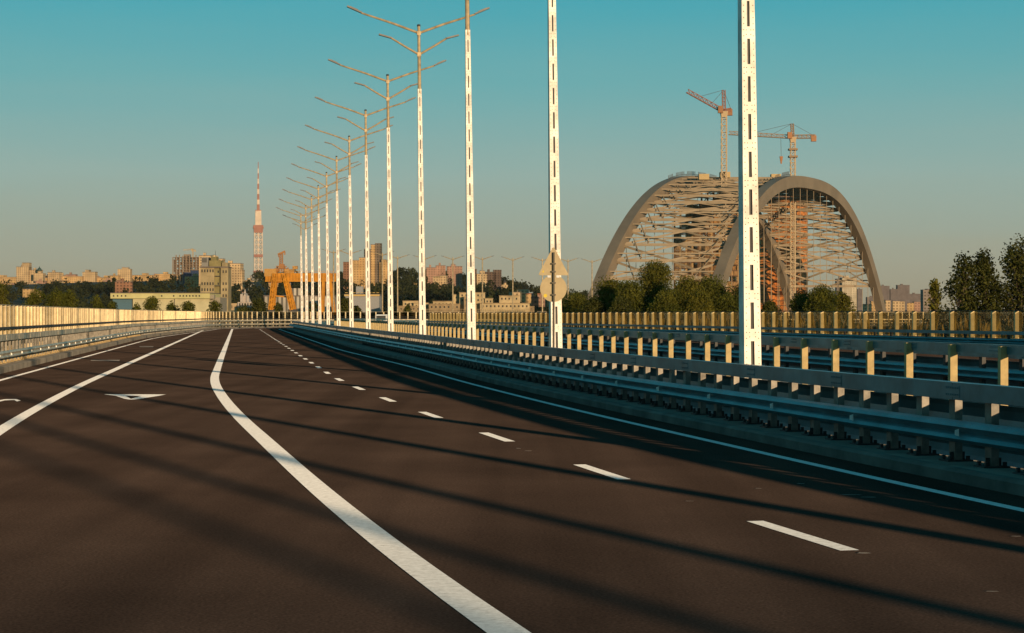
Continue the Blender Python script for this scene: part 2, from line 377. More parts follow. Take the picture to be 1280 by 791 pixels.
tag(dk.build('opposite_road', ASPH), kind='structure')

# ------------------------------------------------------------------ barriers
WP0 = [(.0, .36), (.05, .38), (.085, .43), (.05, .49), (.01, .53), (.05, .57), (.085, .63), (.05, .69), (.0, .72), (-.012, .72), (.035, .685), (.068, .63), (.035, .575), (-.008, .53), (.035, .485), (.068, .43), (.035, .385), (-.012, .36)]
WP = [(o, .45+(z-.36)*.75) for o, z in WP0]
def barrier(name, label, rail, beam, s0, s1, sp, side, beamz, bw, postw, near, wbeam=True, zb=.15, plate=BOLT, refl=True, beam_mat=STEEL, post_mat=POST, block_sun=False):
    root = empty(name, tuple(P(s0)[0]), 0, label, 'crash barrier', 'steel crash barriers along the bridge road')
    root.location = (0, 0, 0)
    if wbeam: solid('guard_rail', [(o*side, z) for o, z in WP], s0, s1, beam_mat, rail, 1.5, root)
    if block_sun: solid('shade_rail', [(-o*side, .16+(z-.36)*2.03) for o, z in WP0], s0, s1, STEEL, lambda q: beam(q)-.36, 1.5, root)  # added rail, stretched tall to keep low sun off the posts and road
    # the box beam in lengths with splice plates
    b = MB(); s = s0
    while s < s1-4:
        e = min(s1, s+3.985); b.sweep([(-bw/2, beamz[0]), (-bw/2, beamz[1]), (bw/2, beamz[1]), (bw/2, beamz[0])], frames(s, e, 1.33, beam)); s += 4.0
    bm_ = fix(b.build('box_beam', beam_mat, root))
    b = MB(); s = s0+4
    while s < s1-4:
        b.sweep([(-bw/2-.006, beamz[0]+.03), (-bw/2-.006, beamz[1]-.03), (bw/2+.006, beamz[1]-.03), (bw/2+.006, beamz[0]+.03)], frames(s-.22, s+.2, .21, beam))
        for ds in (-.17, -.1, -.03, .03, .1, .16):
            for zf in (.3, .7):
                M = mat_at(s+ds, beam); z = beamz[0]+(beamz[1]-beamz[0])*zf
                b.box(-bw/2-.016, -bw/2-.005, -.012, .012, z-.012, z+.012, M)
        s += 4.0
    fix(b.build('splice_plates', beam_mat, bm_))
    # posts
    n = int((s1-s0)/sp); far = MB(); pl = MB(); cnt = 0
    sn = s_at(near)
    for i in range(n):
        s = s0+.3+i*sp; M = mat_at(s, lambda q: (beam(q) if callable(beam) else beam) - side*(bw/2+.045))
        def one(b):
            w = postw; pd = .09 if block_sun else .06  # posts deepened to stop sun passing between them
            b.box(-w/2, w/2, -pd, -pd+.008, zb, beamz[1]-.03, M); b.box(-w/2, w/2, pd-.008, pd, zb, beamz[1]-.03, M); b.box(-w/2, -w/2+.008, -pd+.008, pd-.008, zb, beamz[1]-.03, M)
            if wbeam:
                ro = (rail(s) if callable(rail) else rail) - ((beam(s) if callable(beam) else beam) - side*(bw/2+.045))
                b.box(min(-w/2, -ro*1.0), max(-w/2, -ro), -.04, .04, .48, .60, M) if side > 0 else b.box(w/2, max(w/2, -ro), -.04, .04, .48, .60, M)
        if s >= sn and cnt < 100:
            b = MB(); one(b); po = b.build('post', post_mat, root); cnt += 1
            q = MB(); q.box(-.17, .17, -.15, .15, zb, zb+.02, M)
            for ax in (-.12, .12):
                for ay in (-.1, .1):
                    q.box(ax-.02, ax+.02, ay-.02, ay+.02, zb+.02, zb+.07, M)
            q.box(-.1, .1, -.05, -.046, zb+.02, zb+.12, M)
            q.build('anchor_plate', plate, po)
        elif s > sn - 100 and not (s >= sn and cnt < 100): one(far)
    if far.v: tag(far.build('post_row', post_mat, root), kind='stuff')
    if refl and wbeam:
        s = sn; k = 0
        while k < 60 and s < s1-3:
            M = mat_at(s, rail); b = MB()
            b.add([M @ Vector((-.062*side, -.0, .535)), M @ Vector((-.062*side, -.0, .625)), M @ Vector((-.11*side, .0, .61)), M @ Vector((-.11*side, .0, .55)),
                   M @ Vector((-.062*side, .012, .535)), M @ Vector((-.062*side, .012, .625)), M @ Vector((-.11*side, .012, .61)), M @ Vector((-.11*side, .012, .55))],
                  [(0, 1, 2, 3), (7, 6, 5, 4), (0, 4, 5, 1), (1, 5, 6, 2), (2, 6, 7, 3), (3, 7, 4, 0)])
            b.build('reflector', REFL, root); s += 3.4; k += 1
    return root
barrier('crash_barrier', 'galvanised box beam barrier along the right road edge, in front of the lamp poles', OFF['rail'], OFF['beam'], s_at(-75), s_at(262)+70, 1.02, 1, (.945, 1.16), .16, .10, 16, plate=DARK, block_sun=True)  # dark anchor plates stand in for the shade under the rails
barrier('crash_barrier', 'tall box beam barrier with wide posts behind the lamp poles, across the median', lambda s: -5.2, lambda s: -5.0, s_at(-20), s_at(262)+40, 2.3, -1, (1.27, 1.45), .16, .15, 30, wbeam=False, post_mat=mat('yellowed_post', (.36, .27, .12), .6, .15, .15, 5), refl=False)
barrier('crash_barrier', 'low rail barrier in shade beyond the tall one, by the opposite carriageway', lambda s: -8.8, lambda s: -9.0, s_at(10), s_at(240), 2.3, 1, (.98, 1.14), .14, .1, 40, refl=False, post_mat=DARK, block_sun=True)
barrier('crash_barrier', 'sunlit guard rail barrier along the left road edge, below the tall fence', LO(17.03), LO(17.3), s_at(20), SMAX-20, 1.15, -1, (1.06, 1.28), .14, .085, 50, zb=.22, refl=True, beam_mat=STEELW)
# kerb-side barrier below the far fence
def fence_frames(off, a=0.0, bnd=None, step=3):
    bnd = fc[-1] if bnd is None else bnd; n = int((bnd-a)/step); out = []
    for i in range(n+1):
        p_, nl, t_ = fP(a+(bnd-a)*i/n); out.append((p_, nl, off))
    return out
fb = empty('crash_barrier', (0, 0, 0), 0, 'dark box beam and rail barrier at the foot of the far yellow posted fence', 'crash barrier', 'steel crash barriers along the bridge road')
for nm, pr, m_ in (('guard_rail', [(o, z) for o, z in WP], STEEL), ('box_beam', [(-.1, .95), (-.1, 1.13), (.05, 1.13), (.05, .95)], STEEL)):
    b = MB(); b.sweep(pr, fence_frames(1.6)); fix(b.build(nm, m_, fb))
for i in range(int(fc[-1]/2.4)):
    p_, nl, t_ = fP(i*2.4+.5); q = p_+nl*1.42; M = Matrix(((-nl.x, t_.x, 0, q.x), (-nl.y, t_.y, 0, q.y), (0, 0, 1, 0), (0, 0, 0, 1)))
    b = MB(); b.box(-.06, .06, -.05, .05, .13, 1.1, M); b.build('post', DARK, fb)
pb = MB(); pb.sweep([(1.2, -.02), (1.2, .2), (.2, .2), (.2, .72), (-.25, .72), (-.25, -2.5), (1.0, -2.5)], fence_frames(0)); tag(fix(pb.build('bridge_parapet', CONC)), kind='structure')

# ------------------------------------------------------------------ noise fences
def i_post(w, dp, z0, z1, M):
    b = MB(); b.box(-dp/2, dp/2, -w/2, w/2, z0, z1, M); b.box(-dp*.32, dp*.32, -w/2-.012, -w/2-.001, z0, z1-.02, M); return b
lf = empty('noise_fence', (0, 0, 0), 0, 'tall pale fence of close sunlit posts along the left of the road', 'fence', 'posted noise fences along the bridge')
sp = 1.4; s = s_at(36); cnt = 0; farb = MB(); FO = LO(18.25)
while s < SMAX-8:
    M = mat_at(s, FO)
    if cnt < 100 and s >= s_at(60): i_post(.16, .17, .2, 2.36, M).build('fence_post', FPOST, lf); cnt += 1
    else: q = i_post(.16, .17, .2, 2.36, M); farb.add(q.v, q.f)
    s += sp
tag(farb.build('fence_post_row', FPOST, lf), kind='stuff')
b = MB(); b.sweep([(-.012, .28), (-.012, 2.3), (.012, 2.3), (.012, .28)], frames(s_at(36), SMAX-8, 2.0, FO)); fix(b.build('glass_panel', PANEL, lf))
b = MB(); b.sweep([(-.10, 1.42), (-.10, 1.52), (-.2, 1.52), (-.2, 1.42)], frames(s_at(36), SMAX-8, 2.0, FO)); fix(b.build('hand_rail', DARK, lf))
b = MB(); b.sweep([(-.07, 2.362), (-.07, 2.39), (.07, 2.39), (.07, 2.362)], frames(s_at(36), SMAX-8, 2.0, FO)); fix(b.build('top_rail', FPOST, lf))
rfn = empty('noise_fence', (0, 0, 0), 0, 'yellow lit fence with glossy panels on the far side of the opposite carriageway', 'fence', 'posted noise fences along the bridge')
for i in range(int(fc[-1]/2.5)):
    p_, nl, t_ = fP(i*2.5+.4); M = Matrix(((-nl.x, t_.x, 0, p_.x), (-nl.y, t_.y, 0, p_.y), (0, 0, 1, 0), (0, 0, 0, 1)))
    i_post(.14, .24, .73, 2.16, M).build('fence_post', FPOST2, rfn)
b = MB(); b.sweep([(-.112, .78), (-.112, 2.12), (-.095, 2.12), (-.095, .78)], fence_frames(0)); fix(b.build('glass_panel', PANEL2, rfn))
b = MB(); b.sweep([(-.06, 2.163), (-.06, 2.20), (.06, 2.20), (.06, 2.163)], fence_frames(0)); fix(b.build('top_rail', DARK, rfn))

# dry reeds on the bank behind the far fence
rb_ = MB(); rr = random.Random(12)
for k in range(1500):
    u = rr.uniform(0, fc[-1]*.62); p_, nl, t_ = fP(u); q = p_ - nl*rr.uniform(2.2, 6.5); h = rr.choice((1, 1, .6))*rr.uniform(1.3, 2.1); w = rr.uniform(.04, .12); lx = rr.uniform(-.35, .35)
    if math.sin(u*.55)+math.sin(u*.23+1) < rr.uniform(-1.6, .9): continue
    for q2 in range(2):
        a = rr.uniform(0, 3.14); dx, dy = math.cos(a)*w, math.sin(a)*w
        rb_.add([(q.x-dx, q.y-dy, -.5), (q.x+dx, q.y+dy, -.5), (q.x+lx+dx*.8, q.y+dy*.8, h*.8), (q.x+lx*1.3, q.y, h), (q.x+lx-dx*.8, q.y-dy*.8, h*.75)], [(0, 1, 2, 3, 4)])
tag(rb_.build('dry_reeds', leaf_mat('reed_gold', (.20, .13, .03), (.42, .30, .09), .8)), 'golden dry reeds on the bank behind the far glassy fence', 'reeds', None, 'stuff')
bk = MB(); bk.sweep([(-1.4, -.45), (-1.4, -.5), (-14, -3), (-14, -9.5), (-1.4, -9.5)], fence_frames(0)); tag(fix(bk.build('embankment', GROUND)), kind='structure')

# ------------------------------------------------------------------ lamp poles
PH, PL = 15.9, 12.8
def make_pole():
    root = empty('lamp_pole', (0, 0, 0))
    W = lambda z: .165 - .075*(z-.15)/(PL-.15)
    b = MB(); z0 = .17
    # three plain sides and a front of slotted plate, all tapering
    def quad_box(z0, z1, xa, xb, ya, yb):      # fractions of the half width at each height
        vs = []
        for z in (z0, z1):
            w = W(z); vs += [(xa(w), ya(w), z), (xb(w), ya(w), z), (xa(w), yb(w), z), (xb(w), yb(w), z)]
        b.add(vs, [(0, 2, 3, 1), (4, 5, 7, 6), (0, 1, 5, 4), (1, 3, 7, 5), (3, 2, 6, 7), (2, 0, 4, 6)])
    T = .012
    nseg = 19
    quad_box(z0, PL, lambda w: -w, lambda w: -w+T, lambda w: -w+T, lambda w: w-T)
    quad_box(z0, PL, lambda w: w-T, lambda w: w, lambda w: -w+T, lambda w: w-T)
    for sgn in (-1, 1):
        ya = (lambda w: -w) if sgn < 0 else (lambda w: w-T); yb = (lambda w: -w+T) if sgn < 0 else (lambda w: w)
        quad_box(z0, PL, lambda w: -w, lambda w: -.21*w, ya, yb); quad_box(z0, PL, lambda w: .21*w, lambda w: w, ya, yb)
        z = z0
        while z < PL-.1:
            quad_box(z, min(PL, z+.22), lambda w: -.21*w, lambda w: .21*w, ya, yb); z += .68
    shf = b.build('shaft', POLE, root)
    b = MB(); b.taper(z0, PL-.05, W(z0)*.72, W(PL)*.72); b.build('slot_shade_core', DARK, shf)  # dark filler added so the slots look shaded inside
    r = MB(); z = z0+.05
    while z < PL-.3:
        w = W(z)
        for xx in (-.72, .72):
            for dz in (0, .11, .22, .33, .44, .55):
                ww = W(z+dz); r.box(xx*ww-.007, xx*ww+.007, -ww-.008, -ww-.001, z+dz-.007, z+dz+.007)
        for xx in (-.35, .35):
            r.box(xx*w-.007, xx*w+.007, -w-.008, -w-.001, z+.02, z+.034); r.box(xx*w-.007, xx*w+.007, -w-.008, -w-.001, z+.1, z+.114)
        z += .68
    tag(r.build('rivets', DARK, shf), kind='stuff')
    b = MB(); b.tube([(0, 0, PL-.2), (0, 0, PL+.05), (0, 0, PH-.1)], [.105, .09, .07], 10); b.build('mast_top', POLETOP, root)
    b = MB(); b.tube([(0, 0, PH-.1), (0, 0, PH-.02), (0, 0, PH)], [.085, .085, .05], 10); b.build('mast_cap', DARK, root)
    b = MB(); b.box(-.3, .3, -.3, .3, .15, .18); 
    for x in (-.22, .22):
        for y in (-.22, .22): b.tube([(x, y, .18), (x, y, .28)], [.025, .025], 6)
    b.box(-.008, .008, -.28, -.17, .18, .5); b.box(-.008, .008, .17, .28, .18, .5)
    b.build('base_plate', POST, root)
    for sgn in (-1, 1):
        a = MB(); a.tube([(0, 0, PH-.42), (sgn*1.2, 0, PH+.02), (sgn*2.75, 0, PH+.52)], [.06, .055, .045], 8); arm = a.build('lamp_arm', POLETOP, root)
        h = MB(); h.bar((sgn*2.72, 0, PH+.53), (sgn*3.42, 0, PH+.83), .22, .07); h.bar((sgn*2.9, 0, PH+.64), (sgn*3.3, 0, PH+.81), .14, .07); h.build('lamp_head', LAMP, arm)
        a = MB(); a.tube([(0, 0, PH-1.45), (sgn*.7, 0, PH-1.05), (sgn*1.35, 0, PH-.65)], [.055, .05, .045], 8); arm = a.build('lamp_arm', POLETOP, root)
        h = MB(); h.bar((sgn*1.32, 0, PH-.66), (sgn*1.92, 0, PH-.50), .2, .07); h.build('lamp_head', LAMP, arm)
    for ca, cb in ((PH-1.55, PH-1.35), (PH-.52, PH-.34)): c = MB(); c.box(-.09, .09, -.09, .09, ca, cb); c.build('arm_collar', POLETOP, root)
    return root
pole = make_pole(); GP = 'lamp poles in a row along the median'
back = [('lamp pole just past the right frame edge, casting the sharp shadow across the dashes', -1), ('lamp pole level with the viewpoint, casting the wide shadow across the white lane line', -2),
        ('lamp pole far behind the viewpoint casting a soft shadow on the near road', -3), ('lamp pole farthest behind the viewpoint casting the faintest road shadow', -4), ('last lamp pole behind the viewpoint, out of sight', -5)]
front = ['nearest tall white slotted lamp pole by the barrier, its arms above the frame', 'tall slotted lamp pole standing behind the triangular and round road signs', 'third slotted lamp pole of the median row, its top just cut by the frame',
         'fourth lamp pole, the nearest with all four arms in view', 'fifth lamp pole, with the second highest set of arms in view', 'sixth lamp pole, third highest set of arms in view', 'seventh lamp pole of the row, just right of the gantry crane leg', 'eighth lamp pole of the row, in front of the right leg of the gantry crane',
         'ninth lamp pole of the row, in front of the yellow crane girder', 'tenth lamp pole of the row, before the crane girder', 'eleventh lamp pole of the row, crowding with the far ones', 'twelfth lamp pole of the row, its arms overlapping its neighbours', 'thirteenth lamp pole of the row, near the end of the straight', 'fourteenth lamp pole, the last one on the straight']
places = [(k, lb) for lb, k in back] + list(enumerate(front))
for i, (k, lb) in enumerate(places):
    o = pole if i == 0 else copy_tree(pole)
    s = S33 + 18.75*k
    pt, nl, t_ = P(s)
    o.location = (pt.x, pt.y, 0); o.rotation_euler = (0, R(-.7), math.atan2(-t_.x, t_.y)); tag(o, lb, 'lamp pole', GP)

# road signs seen from behind
SPOST = mat('sign_post_dark', (.09, .08, .06), .6, .2)
sg = empty('road_sign', (at(692, 393, 50.6).x, 50.6, 0), R(3), 'grey backs of a triangular sign above a round sign on one post', 'road sign')
b = MB(); b.tube([(0, 0, .15), (0, 0, 3.68)], [.03, .03], 10); b.tube([(0, 0, .15), (0, 0, .19)], [.12, .12], 10); b.build('sign_post', SPOST, sg)
def plate(name, pts, th=.025):
    n = len(pts); b = MB(); vs = [(x, .05, z) for x, z in pts]+[(x, .05+th, z) for x, z in pts]
    b.add(vs, [tuple(range(n)), tuple(reversed(range(n, 2*n)))] + [(i, n+i, n+(i+1) % n, (i+1) % n) for i in range(n)]); return fix(b.build(name, SIGNB, sg))
def rounded_tri(w, zb, zt, r):
    out = []
    for cx, cz, a0 in ((0, zt-2*r, 150), (-w/2+1.7*r, zb+r, 270), (w/2-1.7*r, zb+r, 30)):
        for k in range(7):
            a = R(a0 - k*20) if False else R(a0 - 120 + (k*20) - 0) if False else None
    pts = []
    cs = [(0, zt-2*r, 30, 150), (-w/2+1.73*r, zb+r, 150, 270), (w/2-1.73*r, zb+r, 270, 390)]
    for cx, cz, aa, ab in cs:
        for k in range(7):
            a = R(aa+(ab-aa)*k/6); pts.append((cx+r*math.cos(a), cz+r*math.sin(a)))
    return pts
k_ = 50.6/F
tri = plate('warning_triangle', rounded_tri(39*k_, 2+(HZ-344.5)*k_, 2+(HZ-308)*k_, .035))
rnd = plate('round_sign', [(16.8*k_*math.cos(R(a)), 2+(HZ-361)*k_+16.8*k_*math.sin(R(a))) for a in range(0, 360, 10)])
for zz in (2+(HZ-340)*k_, 2+(HZ-330)*k_, 2+(HZ-354)*k_, 2+(HZ-369)*k_):
    b = MB(); b.box(-.06, .06, -.04, .049, zz-.02, zz+.02); b.build('clamp', SPOST, sg)
for x in (-.12, .12):
    b = MB(); b.box(x-.045, x+.045, .03, .05, 2+(HZ-347.4)*k_, 2+(HZ-344.6)*k_); b.build('bracket', WHITE, sg)
b = MB(); b.add([(-.31, .046, 2.0+(HZ-341)*k_), (-.25, .046, 2.0+(HZ-341)*k_), (-.28, .046, 2.0+(HZ-337.5)*k_)], [(0, 1, 2)]); b.build('sticker', STICK, tri)
b = MB(); n = 12; b.add([(-.22+.05*math.cos(2*math.pi*i/n), .046, 2+(HZ-370)*k_+.05*math.sin(2*math.pi*i/n)) for i in range(n)], [tuple(range(n))]); b.build('sticker', STICK, rnd)

# ------------------------------------------------------------------ trees
LEAF_A = leaf_mat('leaf_green', (.034, .042, .009), (.13, .128, .022), .35)
LEAF_B = leaf_mat('leaf_dark', (.020, .026, .009), (.085, .086, .02), .4)
LEAF_C = leaf_mat('leaf_olive', (.05, .053, .010), (.165, .148, .024), .5)
WOOD = leaf_mat('wood_foliage', (.013, .018, .008), (.050, .052, .016), .02)
BARK = mat('bark', (.10, .075, .05), .9, 0, .3, 3)
def leaf_quads(b, c, rad, n, size, rnd_, flat=.75):
    for _ in range(n):
        while True:
            v = Vector((rnd_.uniform(-1, 1), rnd_.uniform(-1, 1), rnd_.uniform(-1, 1)))
            if v.length < 1: break
        q = c + Vector((v.x*rad, v.y*rad, v.z*rad*flat)); s_ = size*rnd_.uniform(.6, 1.3)
        u = Vector((rnd_.uniform(-1, 1), rnd_.uniform(-1, 1), rnd_.uniform(-1, 1))).normalized(); w = u.orthogonal().normalized()
        w = (w*math.cos(a_ := rnd_.uniform(0, 6.28)) + u.cross(w)*math.sin(a_))
        b.add([q-u*s_*.5, q+w*s_*.32, q+u*s_*.5, q-w*s_*.32], [(0, 1, 2, 3)])
def tree(name, label, px, top, wpx, d, base=-8.8, leaf=LEAF_A, dens=1.0, lobes=26, cat='tree', group=None, lsize=None, loose=False, seed=0, cb=.12):
    rr = random.Random(seed*131+int(px*7)); X = (px-640)*d/F; H = CAMZ+(HZ-top)*d/F - base; Rw = wpx*d/F/2
    root = empty(name, (X, d, base), 0, label, cat, group)
    t_ = MB(); b = MB(); lean = Vector((rr.uniform(-.04, .04), rr.uniform(-.04, .04), 0))*H
    tp = lambda z: Vector((lean.x*(z/H)**1.5, lean.y*(z/H)**1.5, z))
    r0 = max(.1, H*.016)
    t_.tube([tp(H*q) for q in (0, .15, .35, .6, .8, .95)], [r0*1.25, r0, r0*.82, r0*.55, r0*.3, r0*.1], 7)
    ls = lsize or max(.12, 2.2*d/F)
    for k in range(lobes):
        zf = cb+(1-cb)*rr.uniform(.08, .97)
        zq_ = (zf-cb)/(1-cb); prof = (math.sin(math.pi*min(1, .30+.68*zq_))**.7) * (1-(.62 if loose else .3)*zq_)
        a = rr.uniform(0, 6.283); rad = Rw*prof*rr.uniform(.25, .95)
        c = tp(H*zf) + Vector((math.cos(a)*rad, math.sin(a)*rad, 0))
        st = tp(H*max(.12, zf-rr.uniform(.12, .25)))
        t_.tube([st, st.lerp(c, .5)+Vector((0, 0, H*.02)), c], [r0*.35, r0*.2, r0*.06], 5)
        cr = Rw*rr.uniform(.28, .48)*(1 if not loose else .72)
        leaf_quads(b, c, cr, int(dens*min(420, 22+5.5*(cr/ls)**2*1.6)), ls, rr, .85 if not loose else 1.15)
    if loose or True:
        for zf in (.86, .92, .98): leaf_quads(b, tp(H*zf), Rw*.22, int(60*dens), ls, rr, 1.5)
    t_.build('trunk', BARK, root, True); b.build('crown', leaf, root)
    return root
GA = 'trees in front of the arch bridge'
for i, (px, top, w, d, lf_, lb) in enumerate([
    (703, 371, 34, 330, LEAF_B, 'small dark bush beyond the fence just right of the road signs'), (724, 364, 44, 320, LEAF_A, 'low rounded tree right of the road signs, left of the arch foot'),
    (762, 351, 58, 300, LEAF_C, 'sunlit olive tree in front of the left foot of the arch'), (818, 329, 66, 310, LEAF_C, 'tallest pointed tree in front of the left arch half'),
    (790, 352, 48, 290, LEAF_A, 'green tree tucked between the sunlit one and the tallest one'), (856, 347, 56, 300, LEAF_C, 'broad tree right of the tallest tree before the arch'), (893, 346, 58, 305, LEAF_A, 'wide dense tree at the foot of the inner arch rib'),
    (926, 352, 46, 300, LEAF_B, 'dark tree half hidden behind the nearest lamp pole'), (962, 374, 34, 310, LEAF_B, 'low bush under the orange scaffold towers'), (1000, 364, 42, 315, LEAF_A, 'green bush at the far foot of the left arch rib'),
    (1026, 357, 44, 310, LEAF_A, 'rounded tree under the right arch span'), (1050, 363, 40, 315, LEAF_C, 'yellowish tree in front of the white tower block under the arch'),
    (741, 368, 40, 295, LEAF_B, 'low dark bush left of the sunlit olive tree'), (838, 360, 46, 285, LEAF_A, 'low bush between the tallest tree and the broad one'), (874, 362, 46, 285, LEAF_C, 'low olive bush in front of the broad tree'), (908, 364, 44, 285, LEAF_A, 'low bush in front of the inner arch rib foot'), (776, 370, 40, 280, LEAF_B, 'low dark bush right of the sunlit olive tree')]):
    tree('tree', lb, px, top+7, w*1.4, d, leaf=lf_, group=GA, seed=i, lobes=64, dens=1.2, cb=.3)
for i, (px, top, w, lb) in enumerate([(1198, 313, 92, 'loose dark tree left of the group at the right edge'), (1231, 310, 92, 'dark upright tree in the middle of the right edge group'), (1277, 302, 116, 'tallest dark tree, cut by the right frame edge'), (1173, 343, 46, 'small thin tree at the left of the right edge group')]):
    tree('tree', lb, px, top+8, w, 165, leaf=LEAF_C if i == 3 else LEAF_B, group='dark trees at the right edge', seed=20+i, loose=True, lobes=95, dens=.6, lsize=.27, cb=.36)
for i, (px, top, w, d, lb) in enumerate([(6, 355, 40, 150, 'pale leaved bush behind the fence at the left frame edge'), (38, 361, 46, 170, 'green bush behind the left fence, second from the frame edge'), (66, 362, 44, 180, 'broad green bush in the middle of the hedge behind the left fence'), (92, 365, 42, 185, 'green bush behind the left fence below the dark hill'),
                                       (116, 371, 36, 190, 'bush at the sloping end of the greenery behind the left fence'), (138, 378, 26, 195, 'lowest bush ending the greenery left of the warehouse')]):
    tree('bush', lb, px, top, w, d, leaf=LEAF_C if i == 0 else LEAF_A, cat='bush', group='bushes behind the left fence', seed=40+i, lobes=40, dens=1.2, cb=.4)
for i, (px, top, w, d, lb) in enumerate([(168, 382, 34, 380, 'bush at the left end of the pale warehouse'), (190, 374, 36, 380, 'tallest bush in front of the pale warehouse'), (214, 381, 40, 385, 'low bush before the middle of the pale warehouse'), (236, 379, 34, 380, 'bush before the right end of the pale warehouse'), (268, 379, 32, 385, 'round bush at the foot of the silo tower'),
                                       (305, 383, 30, 500, 'low dark bush in front of the pointed house'), (325, 376, 34, 520, 'dark tree between the pointed house and the gantry crane'), (348, 380, 24, 500, 'dark tree under the gantry crane'), (390, 378, 22, 500, 'tree behind the crowded lamp poles'), (432, 374, 26, 500, 'dark tree in front of the grey hall'), (447, 384, 24, 480, 'low tree right of the dark one by the grey hall'), (512, 382, 22, 520, 'small tree left of the beige works')]):
    tree('tree', lb, px, top, w, d, leaf=LEAF_B if i > 4 else LEAF_A, group='trees around the harbour yard', seed=60+i, lobes=44, cb=.30, dens=1.2)

# ------------------------------------------------------------------ hills and the woods on them
PROF = [(-400, 352), (0, 358), (60, 356), (140, 354), (240, 352), (330, 353), (420, 356), (500, 351), (560, 354), (620, 359), (660, 366), (700, 373), (745, 377), (790, 385), (900, 389), (1700, 389)]
def prof(px):
    for (a, ya), (b_, yb) in zip(PROF, PROF[1:]):
        if a <= px <= b_: return ya+(yb-ya)*(px-a)/(b_-a)
    return PROF[0][1] if px < PROF[0][0] else PROF[-1][1]
from mathutils import noise as mnoise
def hill_z(x, y):
    px = 640+F*x/y; top = (HZ-prof(px))/F*3000+2
    f = ss(1150, 3000, y)
    return -9.5 + (top+9)*f*1.0 + mnoise.noise(Vector((x*.003, y*.003, 0)))*6*f
hb = MB(); nx, ny = 150, 40
for j in range(ny+1):
    y = 1100 + (7500-1100)*(j/ny)**1.3
    for i in range(nx+1):
        px = -420+(1700+420)*i/nx; x = (px-640)*min(y, 1e9)/F; hb.v.append((x, y, hill_z(x, y)))
for j in range(ny):
    for i in range(nx): a = j*(nx+1)+i; hb.f.append((a, a+1, a+nx+2, a+nx+1))
tag(hb.build('hills', mat('hill_ground', (.02, .022, .011), .95, 0, .3, .01), None, True), kind='structure')
wb = MB(); rr = random.Random(5)
for k in range(1300):
    px = rr.uniform(-30, 760); d = rr.uniform(1350, 2950)
    if px < 320 and d > 2250: continue
    x = (px-640)*d/F; z = hill_z(x, d)
    hh = rr.uniform(9, 17); rw = hh*rr.uniform(.38, .6)
    if rr.random() < .08: hh *= 1.5; rw *= .45
    for q in range(5):
        c = Vector((x+rr.uniform(-.5, .5)*rw, d+rr.uniform(-.5, .5)*rw, z+hh*rr.uniform(.4, .8)))
        leaf_quads(wb, c, rw*.7, 16, 3.4, rr, 1.0)
tag(wb.build('woods', WOOD), 'dark wooded slopes below the city skyline', 'woods', None, 'stuff')

# ------------------------------------------------------------------ buildings
FM = {}
def fm(key, col, **k):
    if key not in FM: FM[key] = facade_mat('facade_'+key, col, **k)
    return FM[key]
ROOFM = mat('roof_felt', (.12, .10, .09), .9); REDROOF = mat('red_roof', (.30, .10, .05), .8)
def block(name, label, cat, d, boxes, m, roof=ROOFM, base=None, rz=0, group=None, depth=None):
    """boxes: (px0, px1, top row) each with the facade at depth d; base: row of the foot"""
    xs = [q[0] for q in boxes]+[q[1] for q in boxes]; cx = (min(xs)+max(xs))/2; X = (cx-640)*d/F
    zb = CAMZ+(HZ-(base or 375))*d/F
    root = empty(name, (X, d, zb), rz, label, cat, group)
    for i, q in enumerate(boxes):
        a, b_, top = q[:3]; w = (b_-a)*d/F; x0 = (a-cx)*d/F; h = (base or 375)-top; h = h*d/F; dp = depth or max(12, min(w*.7, 40)); y0 = (q[3] if len(q) > 3 else i*1.5)
        mm = q[4] if len(q) > 4 else m
        b = MB(); b.box(x0, x0+w, y0, y0+dp, 0, h); wall = b.build('wall', mm, root)
        b = MB(); t_ = max(.5, 0.35*d/F)
        b.box(x0-t_*.5, x0+w+t_*.5, y0-t_*.5, y0+dp+t_*.5, h+.01, h+t_); b.build('roof', roof, wall)
        if w > 12:
            b = MB(); b.box(x0+w*.3, x0+w*.5, y0+dp*.3, y0+dp*.6, h+t_+.01, h+t_+3.2); b.build('roof_hut', mm, wall)
    return root
CREAM = (.48, .345, .195); SAND = (.49, .315, .14); PINK = (.34, .20, .14); BRICK = (.24, .12, .07); GREY = (.25, .24, .22)
fcream = fm('cream', CREAM); fsand = fm('sand', SAND, dark=.5); fpink = fm('pink', PINK, dark=.5); fbrick = fm('brick', BRICK); fgrey = fm('grey', GREY)
GS = 'city blocks along the skyline'
SK = [('pale apartment block with a taller tower part near the left frame edge', [(20, 36, 334), (27, 36, 329), (36, 50, 338)], fcream, 352),
      ('low wide tan block at the left frame edge', [(-20, 22, 347)], fsand, 357), ('long tan terrace below the twin part block', [(22, 58, 347.5)], fsand, 358), ('pale square block second from the left along the skyline', [(59, 74, 341)], fcream, 354),
      ('flat tan terrace right of the pale square block', [(72, 103, 346)], fsand, 356), ('stepped cream block in the middle of the left skyline', [(103, 119, 340.5), (106, 111, 338)], fcream, 354), ('low tan row between the two tall cream blocks', [(118, 147, 347.5)], fsand, 357),
      ('tall cream block with a narrow top above the red brick house', [(147, 163, 337), (152, 160, 335)], fcream, 354), ('long tan row right of the tall cream block', [(165, 196, 344.5)], fsand, 355), ('long tan row left of the unfinished tower', [(194, 222, 343)], fsand, 355)]
for i, (lb, bx, m_, bs) in enumerate(SK): block('apartment_block', lb, 'building', 3080+i*9, bx, m_, base=bs+4, rz=R(random.uniform(-14, 14)), group=GS)
